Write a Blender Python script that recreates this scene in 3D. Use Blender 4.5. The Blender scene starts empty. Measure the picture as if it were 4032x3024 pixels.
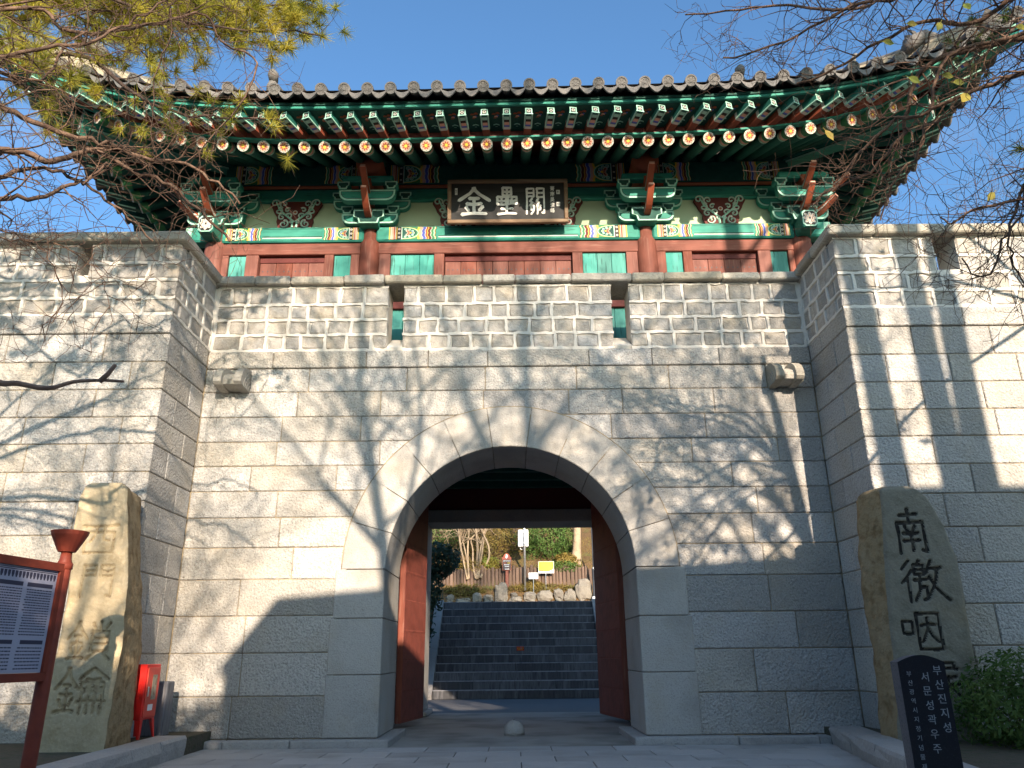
import bpy, math, random
from mathutils import Vector, Matrix, noise as mnoise
R = math.radians
SC = bpy.context.scene
COL = SC.collection

# ------------------------------------------------------------ camera, world, sun, exposure
PITCH, ROLL = R(19.4), R(.55)
cam_data = bpy.data.cameras.new('camera'); cam_data.sensor_width = 36; cam_data.lens = 27.05
cam_data.clip_start = .05; cam_data.clip_end = 3000
cam = bpy.data.objects.new('camera', cam_data); COL.objects.link(cam); SC.camera = cam
_c, _s = math.cos(ROLL), math.sin(ROLL)
_r0 = Vector((1, 0, 0)); _u0 = Vector((0, -math.sin(PITCH), math.cos(PITCH))); _b = Vector((0, -math.cos(PITCH), -math.sin(PITCH)))
_rt = _c*_r0 - _s*_u0; _up = _s*_r0 + _c*_u0
_m = Matrix((_rt, _up, _b)).transposed().to_4x4(); _m.translation = Vector((.05, 0, 1.1)); cam.matrix_world = _m

SUN_EL, SUN_AZ = R(17.0), R(14.0)          # sun stands behind the camera, 14 degrees to its right
SUN_STR, SKY_STR, EXPO = 4.9, .125, 1.25
to_sun = Vector((math.sin(SUN_AZ)*math.cos(SUN_EL), -math.cos(SUN_AZ)*math.cos(SUN_EL), math.sin(SUN_EL)))
w = bpy.data.worlds.new('World'); SC.world = w; w.use_nodes = True
nt = w.node_tree; bg = nt.nodes['Background']
sky = nt.nodes.new('ShaderNodeTexSky'); sky.sky_type = 'NISHITA'; sky.sun_disc = False
sky.sun_elevation = SUN_EL; sky.sun_rotation = math.pi - SUN_AZ; sky.air_density = 1.0; sky.dust_density = 2.5; sky.ozone_density = 3.2
tint = nt.nodes.new('ShaderNodeMix'); tint.data_type = 'RGBA'; tint.blend_type = 'MULTIPLY'; tint.inputs['Factor'].default_value = 1
tint.inputs['B'].default_value = (.74, .965, 1.06, 1); nt.links.new(sky.outputs[0], tint.inputs['A'])
wtc = nt.nodes.new('ShaderNodeTexCoord'); wmp = nt.nodes.new('ShaderNodeMapping'); wmp.inputs['Scale'].default_value = (2.2, 2.2, 7.0); wmp.inputs['Rotation'].default_value = (0, .5, 0)
wnz = nt.nodes.new('ShaderNodeTexNoise'); wnz.inputs['Scale'].default_value = 1.6; wnz.inputs['Detail'].default_value = 7; wnz.inputs['Roughness'].default_value = .55
wmr = nt.nodes.new('ShaderNodeMapRange'); wmr.inputs['From Min'].default_value = .50; wmr.inputs['From Max'].default_value = .78; wmr.inputs['To Max'].default_value = .5
wsp = nt.nodes.new('ShaderNodeSeparateXYZ'); wlo = nt.nodes.new('ShaderNodeMapRange'); wlo.inputs['From Min'].default_value = .60; wlo.inputs['From Max'].default_value = .40     # thin cirrus low in the sky only
wml = nt.nodes.new('ShaderNodeMath'); wml.operation = 'MULTIPLY'; wcl = nt.nodes.new('ShaderNodeMix'); wcl.data_type = 'RGBA'; wcl.inputs['B'].default_value = (3.2, 3.4, 4.0, 1)
nt.links.new(wtc.outputs['Generated'], wmp.inputs['Vector']); nt.links.new(wmp.outputs[0], wnz.inputs['Vector']); nt.links.new(wnz.outputs['Fac'], wmr.inputs['Value'])
nt.links.new(wtc.outputs['Generated'], wsp.inputs[0]); nt.links.new(wsp.outputs['Z'], wlo.inputs['Value']); nt.links.new(wmr.outputs[0], wml.inputs[0]); nt.links.new(wlo.outputs[0], wml.inputs[1])
nt.links.new(wml.outputs[0], wcl.inputs['Factor']); nt.links.new(tint.outputs['Result'], wcl.inputs['A']); nt.links.new(wcl.outputs['Result'], bg.inputs[0]); bg.inputs[1].default_value = SKY_STR
sl = bpy.data.lights.new('sun', 'SUN'); sl.energy = SUN_STR; sl.angle = R(.53); sl.color = (1, .83, .66)
so = bpy.data.objects.new('sun', sl); COL.objects.link(so); so.rotation_euler = to_sun.to_track_quat('Z', 'Y').to_euler(); so.location = (20, -60, 40)
vs = SC.view_settings; vs.view_transform = 'Standard'; vs.look = 'None'; vs.gamma = 1; vs.use_curve_mapping = False; vs.exposure = EXPO
SC.render.engine = 'CYCLES'; SC.cycles.max_bounces = 6; SC.cycles.diffuse_bounces = 4

GZ = -.1        # ground level

# ------------------------------------------------------------ materials
def mat(name, col, rough=.85, tints=(), bump=(), obj=.0, stretch=(1, 1, 1), metal=0., hue=0., spec=.3, fine=0.):
    """tints: (scale, colour, low, high, detail) mixed over; bump: (scale, height_m, detail)."""
    m = bpy.data.materials.new(name); m.use_nodes = True; n = m.node_tree.nodes; L = m.node_tree.links
    b = n['Principled BSDF']; b.inputs['Roughness'].default_value = rough; b.inputs['Metallic'].default_value = metal
    b.inputs['Specular IOR Level'].default_value = spec
    tc = n.new('ShaderNodeTexCoord'); oi = n.new('ShaderNodeObjectInfo')
    mp = n.new('ShaderNodeMapping'); mp.inputs['Scale'].default_value = stretch
    L.new(tc.outputs['Object'], mp.inputs['Vector'])
    mu = n.new('ShaderNodeMath'); mu.operation = 'MULTIPLY'; mu.inputs[1].default_value = 53.
    L.new(oi.outputs['Random'], mu.inputs[0]); ad = n.new('ShaderNodeVectorMath'); ad.operation = 'ADD'
    L.new(mp.outputs[0], ad.inputs[0]); L.new(mu.outputs[0], ad.inputs[1]); vec = ad.outputs[0]
    rgb = n.new('ShaderNodeRGB'); rgb.outputs[0].default_value = (*col, 1); cur = rgb.outputs[0]
    if obj:
        mr = n.new('ShaderNodeMapRange'); mr.inputs['To Min'].default_value = 1-obj; mr.inputs['To Max'].default_value = 1+obj
        L.new(oi.outputs['Random'], mr.inputs['Value'])
        hs = n.new('ShaderNodeHueSaturation'); L.new(mr.outputs[0], hs.inputs['Value']); L.new(cur, hs.inputs['Color'])
        if hue:
            f = n.new('ShaderNodeMath'); f.operation = 'FRACT'; m3 = n.new('ShaderNodeMath'); m3.operation = 'MULTIPLY'; m3.inputs[1].default_value = 7.3
            L.new(oi.outputs['Random'], m3.inputs[0]); L.new(m3.outputs[0], f.inputs[0])
            m4 = n.new('ShaderNodeMapRange'); m4.inputs['To Min'].default_value = 1-hue; m4.inputs['To Max'].default_value = 1+hue
            L.new(f.outputs[0], m4.inputs['Value']); L.new(m4.outputs[0], hs.inputs['Saturation'])
        cur = hs.outputs[0]
    for t in tints:
        sc_, c2, lo, hi = t[:4]; det = t[4] if len(t) > 4 else 4
        nz = n.new('ShaderNodeTexNoise'); nz.inputs['Scale'].default_value = sc_; nz.inputs['Detail'].default_value = det
        L.new(vec, nz.inputs['Vector'])
        mr = n.new('ShaderNodeMapRange'); mr.inputs['From Min'].default_value = lo; mr.inputs['From Max'].default_value = hi
        mr.inputs['To Max'].default_value = t[5] if len(t) > 5 else 1.
        L.new(nz.outputs['Fac'], mr.inputs['Value'])
        mx = n.new('ShaderNodeMix'); mx.data_type = 'RGBA'; L.new(mr.outputs[0], mx.inputs['Factor'])
        L.new(cur, mx.inputs['A']); mx.inputs['B'].default_value = (*c2, 1); cur = mx.outputs['Result']
    L.new(cur, b.inputs['Base Color'])
    prev = None
    for bp in bump:
        nz = n.new('ShaderNodeTexNoise'); nz.inputs['Scale'].default_value = bp[0]; nz.inputs['Detail'].default_value = bp[2] if len(bp) > 2 else 3
        L.new(vec, nz.inputs['Vector'])
        bn = n.new('ShaderNodeBump'); bn.inputs['Strength'].default_value = 1; bn.inputs['Distance'].default_value = bp[1]
        L.new(nz.outputs['Fac'], bn.inputs['Height'])
        if prev: L.new(prev, bn.inputs['Normal'])
        prev = bn.outputs[0]
    if prev: L.new(prev, b.inputs['Normal'])
    return m

M = {}
M['granite'] = mat('granite', (.43, .41, .375), .9, [(38, (.22, .21, .195), .50, .66, 3, .6), (75, (.58, .55, .50), .55, .75, 2, .8), (1.6, (.40, .34, .25), .5, .8, 4, .55), (.7, (.25, .24, .22), .52, .8, 6, .6)], [(30, .032, 2), (11, .014, 3)], obj=.20, hue=.5)
M['granite_smooth'] = mat('granite_smooth', (.42, .40, .365), .88, [(60, (.26, .24, .22), .5, .7, 2, .6), (30, (.50, .47, .43), .55, .75, 2, .6), (.9, (.27, .25, .22), .50, .72, 6, .8), (2.5, (.40, .34, .25), .5, .8, 4, .5)], [(45, .010, 3), (9, .010, 3)], obj=.10, hue=.2)
M['parapet_stone'] = mat('parapet_stone', (.38, .36, .33), .92, [(9, (.25, .235, .21), .45, .68, 6, .7), (60, (.48, .45, .40), .5, .7, 3, .6), (2.2, (.40, .34, .25), .5, .75, 3, .7)], [(12, .03, 6), (45, .008, 3)], obj=.22, hue=.5)
M['mortar'] = mat('mortar', (.68, .64, .57), .9, [(3, (.52, .48, .41), .5, .75, 5, .6), (30, (.58, .54, .48), .5, .8, 3, .6)], [(30, .008, 4)])
M['joint'] = mat('joint', (.36, .29, .19), .95, [(5, (.2, .17, .13), .45, .6)], [(40, .005)])
M['coping'] = mat('coping', (.40, .37, .31), .9, [(28, (.27, .25, .21), .5, .66, 3, .7), (1.8, (.25, .22, .16), .5, .8, 5, .7)], [(22, .012, 3), (5, .02, 3)], obj=.15, hue=.4)
M['kerb'] = mat('kerb_stone', (.40, .38, .36), .88, [(45, (.28, .27, .26), .5, .7, 3, .6), (3, (.3, .29, .26), .5, .8, 4, .6)], [(9, .03, 5), (40, .006, 3)], obj=.08)
M['paver'] = mat('paving_slab', (.42, .41, .40), .85, [(60, (.31, .30, .295), .5, .75, 3, .6), (1.5, (.27, .26, .24), .48, .75, 6, .8)], [(70, .002, 3)], obj=.10, hue=.2)
M['ground'] = mat('sand_joint', (.16, .15, .14), .95, [(3, (.2, .18, .15), .4, .7)], [(30, .006)])
M['passage'] = mat('worn_concrete', (.33, .31, .28), .85, [(1.2, (.15, .14, .12), .45, .7, 6, .8), (12, (.30, .29, .27), .62, .75, 5, .6)], [(25, .006, 5)])
M['asphalt'] = mat('asphalt', (.16, .16, .165), .85, [(60, (.1, .1, .1), .45, .7, 2, .8), (.8, (.12, .12, .12), .5, .8, 4, .8)], [(50, .005, 3)])
M['soil'] = mat('soil', (.10, .085, .06), .95, [(9, (.05, .07, .03), .5, .7, 5, .7)], [(20, .03, 5)])
M['litter'] = mat('leaf_litter', (.14, .085, .04), .95, [(14, (.07, .045, .025), .45, .62, 6, .9), (35, (.30, .18, .07), .55, .7, 3, .8), (1.2, (.10, .13, .04), .55, .7, 4, .6)], [(22, .06, 6)])
M['step'] = mat('stair_stone', (.145, .145, .155), .85, [(7, (.26, .26, .28), .5, .75, 6, .9), (30, (.08, .08, .085), .5, .7, 4, .8)], [(25, .006, 4)], obj=.3, stretch=(1, 1, .12))
M['step_edge'] = mat('step_nosing', (.42, .42, .44), .8, [(9, (.16, .16, .17), .5, .7, 5, .7)], [(30, .004)])
M['wood_red'] = mat('red_brown_wood', (.20, .068, .047), .7, [(5, (.12, .04, .03), .48, .72, 6, .8), (30, (.30, .16, .12), .55, .75, 4, .6)], [(22, .006, 5)], obj=.14, hue=.1, stretch=(1, 1, .08))
M['wood_red_h'] = mat('red_brown_wood_rail', (.20, .068, .047), .7, [(5, (.12, .04, .03), .48, .72, 6, .8), (30, (.30, .16, .12), .55, .75, 4, .6)], [(22, .006, 5)], obj=.1, stretch=(.08, 1, 1))
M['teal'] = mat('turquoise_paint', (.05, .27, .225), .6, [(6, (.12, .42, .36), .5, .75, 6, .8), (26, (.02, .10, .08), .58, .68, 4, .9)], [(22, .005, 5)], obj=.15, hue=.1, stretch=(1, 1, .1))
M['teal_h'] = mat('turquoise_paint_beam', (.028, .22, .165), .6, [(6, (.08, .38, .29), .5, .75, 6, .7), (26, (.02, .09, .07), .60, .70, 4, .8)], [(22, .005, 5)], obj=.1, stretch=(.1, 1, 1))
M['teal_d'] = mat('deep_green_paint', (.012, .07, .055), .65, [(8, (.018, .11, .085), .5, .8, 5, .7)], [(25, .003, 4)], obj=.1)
M['rafter_teal_shaded'] = mat('rafter_teal_paint_shaded', (.014, .105, .082), .65, [(6, (.03, .18, .14), .5, .75, 6, .7), (26, (.01, .05, .04), .58, .70, 4, .8)], [(22, .005, 5)], obj=.2, stretch=(1, .1, 1))  # darker copy of the beam teal; under-eave shade is in the colour
M['rafter_orange_shaded'] = mat('rafter_red_paint_shaded', (.22, .055, .03), .65, [(9, (.12, .035, .02), .5, .8, 5, .7)], obj=.15)  # rafter red darkened too, for the shade below the eaves
M['mint'] = mat('mint_paint', (.34, .60, .48), .6, [(12, (.2, .42, .33), .5, .8, 5, .6)], [(30, .002, 4)])
M['panelgreen'] = mat('pale_green_plaster', (.42, .50, .34), .85, [(3, (.34, .42, .29), .5, .8, 5, .6)], [(40, .002, 4)])
M['white'] = mat('white_paint', (.58, .56, .50), .6, [(14, (.5, .48, .43), .5, .8, 5, .5)])
M['pink'] = mat('salmon_paint', (.66, .36, .26), .6, [(14, (.5, .24, .16), .5, .8, 5, .5)])
M['orange'] = mat('orange_red_paint', (.34, .085, .04), .6, [(14, (.3, .08, .04), .5, .8, 5, .6)])
M['blue'] = mat('blue_paint', (.09, .12, .48), .6, [(14, (.05, .07, .3), .5, .8, 5, .5)])
M['yellow'] = mat('yellow_paint', (.80, .50, .06), .6)
M['black'] = mat('black_paint', (.018, .018, .018), .6)
M['dkred'] = mat('dark_red_paint', (.11, .022, .018), .65, [(9, (.09, .02, .018), .5, .8, 5, .6)], [(25, .003, 4)])
M['green_line'] = mat('green_line_paint', (.05, .20, .08), .6)
M['tile'] = mat('roof_tile', (.13, .122, .115), .75, [(18, (.08, .078, .075), .5, .7, 5, .8), (40, (.2, .185, .16), .58, .72, 4, .7), (3, (.17, .16, .14), .5, .8, 4, .6)], [(30, .006, 5)], obj=.2, hue=.3)
M['plaster_ridge'] = mat('ridge_plaster', (.34, .29, .21), .9, [(8, (.2, .17, .13), .5, .72, 5, .8)], [(25, .01, 4)])
M['sign_black'] = mat('signboard_black', (.022, .021, .021), .6, [(12, (.07, .065, .06), .6, .75, 5, .5)], [(30, .004, 4)], stretch=(.1, 1, 1))
M['sign_white'] = mat('signboard_white', (.78, .76, .70), .6, [(22, (.3, .29, .27), .60, .72, 5, .8)], [(25, .004, 4)])
M['sign_frame'] = mat('weathered_frame', (.20, .125, .075), .75, [(10, (.32, .24, .16), .5, .7, 5, .7)], [(25, .004, 5)], stretch=(.15, 1, 1))
M['sandstone'] = mat('yellow_stone', (.50, .40, .25), .92, [(4, (.36, .27, .14), .5, .7, 5, .7), (30, (.6, .5, .33), .5, .75, 4, .6), (1.3, (.33, .31, .24), .5, .75, 5, .7)], [(14, .018, 5), (50, .004, 3)])
M['sandstone_side'] = mat('brown_split_stone', (.33, .245, .135), .95, [(7, (.20, .13, .06), .48, .66, 6, .9), (2, (.38, .31, .20), .5, .8, 4, .6)], [(9, .06, 6), (40, .008, 4)])
M['stele_grey'] = mat('grey_olive_stone', (.25, .225, .17), .92, [(5, (.16, .14, .10), .5, .72, 5, .7), (40, (.33, .30, .23), .5, .75, 3, .6), (1.2, (.30, .22, .12), .55, .8, 5, .6)], [(30, .012, 4), (6, .02, 4)])
M['carve_dark'] = mat('carved_dark_groove', (.035, .031, .027), .95, [(20, (.10, .09, .07), .5, .7)], [(30, .006)])  # darker tone on the cut strokes of the right stone
M['carve_light'] = mat('carved_groove', (.42, .34, .21), .95, [(20, (.2, .14, .08), .5, .7)], [(30, .006)])
M['blackstone'] = mat('polished_black_granite', (.022, .024, .03), .35, [(90, (.06, .065, .075), .6, .75, 2, .7)], spec=.5)
M['graystone_edge'] = mat('sawn_grey_granite', (.14, .13, .135), .8, [(70, (.08, .08, .08), .5, .7, 2, .8)], [(60, .002)])
M['engrave'] = mat('engraved_light', (.42, .44, .45), .8)
M['red_metal'] = mat('red_enamel', (.62, .018, .014), .35, spec=.5)
M['red_metal_door'] = mat('red_enamel_door', (.58, .06, .04), .4, spec=.5)
M['glass'] = mat('dull_window', (.30, .27, .20), .3, [(20, (.16, .10, .06), .5, .7)], spec=.5)
M['rust_red'] = mat('rust_red_paint', (.23, .045, .025), .55, [(8, (.15, .03, .02), .5, .75, 5, .6)], [(40, .002)])
M['door_iron'] = mat('door_iron_plate', (.20, .052, .036), .6, [(5, (.13, .035, .025), .45, .7, 5, .7), (30, (.09, .03, .02), .6, .75, 3, .7)], [(12, .006, 5)], obj=.12)
M['board_blue'] = mat('info_board_print', (.42, .42, .52), .5)
M['ink'] = mat('info_board_ink', (.05, .05, .085), .6)
M['bark'] = mat('brown_bark', (.17, .105, .072), .9, [(9, (.07, .04, .028), .45, .65, 6, .8), (25, (.24, .15, .09), .55, .75, 4, .7)], [(20, .02, 5)])
M['bark_light'] = mat('lit_brown_bark', (.40, .24, .16), .9, [(12, (.22, .13, .09), .45, .65, 6, .8)], [(25, .01, 5)])  # paler copy of the bark; soft light on the low limb is in the colour
M['bark_grey'] = mat('grey_bark', (.14, .115, .10), .9, [(9, (.07, .055, .05), .45, .65, 6, .8)], [(20, .02, 5)])
M['bark_dark'] = mat('dark_bark', (.10, .066, .052), .9, [(9, (.05, .035, .03), .45, .65, 6, .8), (30, (.16, .11, .085), .55, .75, 4, .7)], [(20, .01, 5)])
M['bark_pale'] = mat('pale_bark', (.36, .27, .18), .9, [(7, (.2, .14, .09), .5, .7, 6, .8)], [(20, .02, 5)])
def leafmat(name, a, b_, trans=.35):
    m = mat(name, a, .6, [(1.7, b_, .4, .65, 3), (11, tuple(x*.5 for x in a), .5, .7, 3, .7)]); n = m.node_tree.nodes; L = m.node_tree.links
    pb = n['Principled BSDF']; tr = n.new('ShaderNodeBsdfTranslucent'); mx = n.new('ShaderNodeMixShader'); mx.inputs[0].default_value = trans
    src = pb.inputs['Base Color'].links[0].from_socket; L.new(src, tr.inputs['Color'])
    out = n['Material Output']; L.new(pb.outputs[0], mx.inputs[1]); L.new(tr.outputs[0], mx.inputs[2]); L.new(mx.outputs[0], out.inputs['Surface'])
    return m
M['needle'] = leafmat('pine_needle', (.44, .42, .06), (.56, .47, .07), .5)
M['needle_shaded'] = leafmat('pine_needle_shaded', (.07, .11, .03), (.13, .15, .03))  # dark copy of the needle colour, for the right pine in shade
M['leaf'] = leafmat('shrub_leaf', (.085, .16, .035), (.14, .21, .05))
M['leaf_blue'] = leafmat('broad_leaf', (.045, .09, .055), (.07, .12, .07), .15)
M['leaf_yel'] = leafmat('dry_leaf', (.28, .20, .05), (.16, .15, .04))
M['leaf_lime'] = leafmat('late_leaf', (.22, .26, .05), (.40, .30, .06))
M['boulder'] = mat('boulder', (.20, .18, .15), .95, [(4, (.16, .14, .12), .48, .66, 5, .8), (20, (.28, .25, .21), .52, .72, 4, .6)], [(7, .06, 5), (30, .01, 4)], obj=.2)
M['log'] = mat('log_post', (.15, .10, .075), .9, [(6, (.12, .08, .055), .5, .7, 5, .8)], [(25, .01, 5)], obj=.2, stretch=(1, 1, .15))
M['steel'] = mat('bright_steel', (.55, .55, .56), .35, metal=.8)
M['white_metal'] = mat('white_enamel', (.74, .75, .77), .4)
M['grey_metal'] = mat('grey_enamel', (.40, .43, .47), .5)
M['dark_metal'] = mat('dark_iron', (.045, .05, .06), .45, spec=.5)
M['sign_yellow'] = mat('yellow_print', (.62, .47, .02), .5)
M['sign_brown'] = mat('dark_brown_print', (.05, .03, .03), .5)
M['sign_redbrown'] = mat('red_brown_print', (.28, .06, .04), .5)
M['brick'] = mat('red_brick', (.26, .12, .08), .9, [(6, (.16, .08, .06), .5, .7)], [(20, .01)])
M['plasterwall'] = mat('house_render', (.5, .48, .44), .9, [(2, (.4, .38, .34), .5, .8)])
M['slate'] = mat('house_roof', (.12, .13, .15), .8, [(8, (.07, .075, .09), .5, .7)], [(20, .01)])
M['windowglass'] = mat('dark_window_glass', (.03, .035, .04), .1, spec=.5)

# ------------------------------------------------------------ object helpers
WM = {}
def props(o, label=None, cat=None, group=None, kind=None):
    if label: o['label'] = label
    if cat: o['category'] = cat
    if group: o['group'] = group
    if kind: o['kind'] = kind
    return o
def thing(name, label, cat, loc=(0, 0, 0), rz=0., group=None, kind=None):
    o = bpy.data.objects.new(name, None); COL.objects.link(o); o.location = loc; o.rotation_euler = (0, 0, rz); o.empty_display_size = .2
    WM[o.name] = Matrix.Translation(loc) @ Matrix.Rotation(rz, 4, 'Z')
    return props(o, label, cat, group, kind)

class MB:
    """collects geometry in world coordinates, or in the thing's own when built with local=True"""
    def __init__(s): s.v = []; s.f = []; s.m = []; s.sm = False
    def add(s, vs_, fs, mi=0):
        k = len(s.v); s.v += [tuple(p) for p in vs_]; s.f += [tuple(i+k for i in f) for f in fs]; s.m += [mi]*len(fs); return s
    def box(s, x0, x1, y0, y1, z0, z1, mi=0):
        return s.add([(x0,y0,z0),(x1,y0,z0),(x1,y1,z0),(x0,y1,z0),(x0,y0,z1),(x1,y0,z1),(x1,y1,z1),(x0,y1,z1)],
                     [(0,3,2,1),(4,5,6,7),(0,1,5,4),(1,2,6,5),(2,3,7,6),(3,0,4,7)], mi)
    def cbox(s, x0, x1, y0, y1, z0, z1, ch=.015, jit=0., rng=None, mi=0, T=None):
        if x1 < x0: x0, x1 = x1, x0
        ch = min(ch, .3*min(x1-x0, y1-y0, z1-z0))
        vs_ = []; idx = {}
        for ix, X in ((0, x0), (1, x1)):
            for iy, Y in ((0, y0), (1, y1)):
                for iz, Z in ((0, z0), (1, z1)):
                    c = Vector((X, Y, Z)); d = Vector((1-2*ix, 1-2*iy, 1-2*iz))*ch
                    j = Vector((rng.uniform(-jit, jit), rng.uniform(-jit, jit), rng.uniform(-jit, jit))) if jit else Vector((0, 0, 0))
                    for ax in range(3):       # vertex lying on the face normal to axis ax
                        q = c + d + j; q[ax] = c[ax] + j[ax]
                        idx[(ix, iy, iz, ax)] = len(vs_); vs_.append(q)
        fs = []
        for ax in range(3):
            a, b_ = [(1, 2), (2, 0), (0, 1)][ax]
            for sd in (0, 1):
                q = []
                for (u_, v_) in ((0, 0), (1, 0), (1, 1), (0, 1)):
                    k = [0, 0, 0]; k[ax] = sd; k[a] = u_; k[b_] = v_; q.append(idx[(*k, ax)])
                fs.append(tuple(q) if sd else tuple(reversed(q)))
        for ax in range(3):
            a, b_ = [(1, 2), (2, 0), (0, 1)][ax]
            for u_ in (0, 1):
                for v_ in (0, 1):
                    k0 = [0, 0, 0]; k0[a] = u_; k0[b_] = v_; k1 = list(k0); k1[ax] = 1
                    q = [idx[(*k0, a)], idx[(*k1, a)], idx[(*k1, b_)], idx[(*k0, b_)]]
                    fs.append(tuple(q) if (u_ == v_) else tuple(reversed(q)))
        for ix in (0, 1):
            for iy in (0, 1):
                for iz in (0, 1):
                    q = [idx[(ix, iy, iz, 0)], idx[(ix, iy, iz, 1)], idx[(ix, iy, iz, 2)]]
                    fs.append(tuple(q) if (ix+iy+iz) % 2 else tuple(reversed(q)))
        if T is not None: vs_ = [T @ v_ for v_ in vs_]
        return s.add(vs_, fs, mi)
    def tube(s, pts, rad, n=6, mi=0, caps=True, mis=None):
        pts = [Vector(p) for p in pts]; k = len(pts)
        if not hasattr(rad, '__len__'): rad = [rad]*k
        t = (pts[1]-pts[0]).normalized(); a = t.orthogonal().normalized(); rings = []
        for i in range(k):
            t = (pts[min(i+1, k-1)]-pts[max(i-1, 0)])
            if t.length < 1e-9: t = Vector((0, 0, 1))
            t.normalize(); a = (a - t*a.dot(t))
            a = a.normalized() if a.length > 1e-6 else t.orthogonal().normalized()
            b_ = t.cross(a)
            rings.append([pts[i] + (a*math.cos(2*math.pi*j/n) + b_*math.sin(2*math.pi*j/n))*rad[i] for j in range(n)])
        base = len(s.v)
        for r_ in rings: s.v += [tuple(p) for p in r_]
        for i in range(k-1):
            for j in range(n):
                j2 = (j+1) % n
                s.f.append((base+i*n+j, base+i*n+j2, base+(i+1)*n+j2, base+(i+1)*n+j)); s.m.append(mis[i] if mis else mi)
        if caps:
            s.f.append(tuple(base+j for j in reversed(range(n)))); s.m.append(mis[0] if mis else mi)
            s.f.append(tuple(base+(k-1)*n+j for j in range(n))); s.m.append(mis[-1] if mis else mi)
        return s
    def prism(s, poly, axis, a0, a1, mi=0, mi_front=None):
        """poly: 2-D points; axis 'y' -> (x,z) extruded in y; 'x' -> (y,z) in x; 'z' -> (x,y) in z"""
        def P(p, a): return (p[0], a, p[1]) if axis == 'y' else ((a, p[0], p[1]) if axis == 'x' else (p[0], p[1], a))
        n = len(poly); k = len(s.v); s.v += [P(p, a0) for p in poly] + [P(p, a1) for p in poly]
        s.f.append(tuple(k+i for i in range(n))); s.m.append(mi if mi_front is None else mi_front)
        s.f.append(tuple(k+n+i for i in reversed(range(n)))); s.m.append(mi)
        for i in range(n):
            j = (i+1) % n; s.f.append((k+j, k+i, k+n+i, k+n+j)); s.m.append(mi)
        return s
    def poly(s, pts, mi=0): return s.add(pts, [tuple(range(len(pts)))], mi)
    def disc(s, c, r_, n=12, mi=0, rz=1.):       # flat disc facing -y
        return s.add([(c[0]+r_*math.cos(2*math.pi*i/n), c[1], c[2]+rz*r_*math.sin(2*math.pi*i/n)) for i in range(n)], [tuple(range(n))], mi)
    def mesh(s, name, mats, smooth=False):
        me = bpy.data.meshes.new(name); me.from_pydata([tuple(v_) for v_ in s.v], [], s.f)
        for m in mats: me.materials.append(M[m] if isinstance(m, str) else m)
        if any(s.m): me.polygons.foreach_set('material_index', s.m)
        if smooth or s.sm: me.polygons.foreach_set('use_smooth', [True]*len(s.f))
        return me
def link(name, me, parent=None, loc=(0, 0, 0), rot=(0, 0, 0)):
    o = bpy.data.objects.new(name, me); COL.objects.link(o); o.location = loc; o.rotation_euler = rot
    if parent: o.parent = parent
    PW = WM.get(parent.name, Matrix.Identity(4)) if parent else Matrix.Identity(4)
    WM[o.name] = PW @ Matrix.Translation(loc) @ Vector(rot).length and PW @ Matrix.LocRotScale(Vector(loc), __import__('mathutils').Euler(rot), None) or PW @ Matrix.Translation(loc)
    return o
def build(name, mb, mats, parent=None, smooth=False, local=False, fix=True, **kw):
    """world-coordinate geometry -> object whose origin is its own centre"""
    if isinstance(mats, str): mats = [mats]
    V = [Vector(v_) for v_ in mb.v]
    PW = WM[parent.name] if parent else Matrix.Identity(4)
    if not local:
        I = PW.inverted(); V = [I @ v_ for v_ in V]
    lo = Vector((min(v_[i] for v_ in V) for i in range(3))); hi = Vector((max(v_[i] for v_ in V) for i in range(3)))
    c = (lo+hi)/2
    if parent is None: c.z = lo.z
    mb.v = [v_-c for v_ in V]
    me = mb.mesh(name, mats, smooth)
    if fix:
        import bmesh
        bm = bmesh.new(); bm.from_mesh(me); bmesh.ops.recalc_face_normals(bm, faces=bm.faces); bm.to_mesh(me); bm.free()
    o = bpy.data.objects.new(name, me); COL.objects.link(o); o.location = c
    if parent: o.parent = parent
    WM[o.name] = PW @ Matrix.Translation(c)
    return props(o, **kw)
def copy_tree(o, parent=None):
    c = o.copy(); COL.objects.link(c); c.parent = parent
    for ch in list(o.children): copy_tree(ch, c)
    return c
def place(o, loc, rz=None, label=None):
    o.location = loc
    if rz is not None: o.rotation_euler = (0, 0, rz)
    if label: o['label'] = label
    return o
def text_geo(body, size=1., bold=0., extr=0., wx=1.):
    """text as raw verts/faces in its own xy plane, centred"""
    c = bpy.data.curves.new('t', 'FONT'); c.body = body; c.size = size; c.offset = bold; c.extrude = extr; c.resolution_u = 2
    c.align_x = 'CENTER'; c.align_y = 'CENTER'
    o = bpy.data.objects.new('t', c); COL.objects.link(o)
    dg = bpy.context.evaluated_depsgraph_get(); me = bpy.data.meshes.new_from_object(o.evaluated_get(dg))
    v_ = [Vector(v.co) for v in me.vertices]; f_ = [tuple(p.vertices) for p in me.polygons]
    COL.objects.unlink(o); bpy.data.objects.remove(o); bpy.data.curves.remove(c); bpy.data.meshes.remove(me)
    if v_:
        cx = (min(v.x for v in v_)+max(v.x for v in v_))/2; cy = (min(v.y for v in v_)+max(v.y for v in v_))/2
        v_ = [Vector(((v.x-cx)*wx, v.y-cy, v.z)) for v in v_]
    return v_, f_

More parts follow.
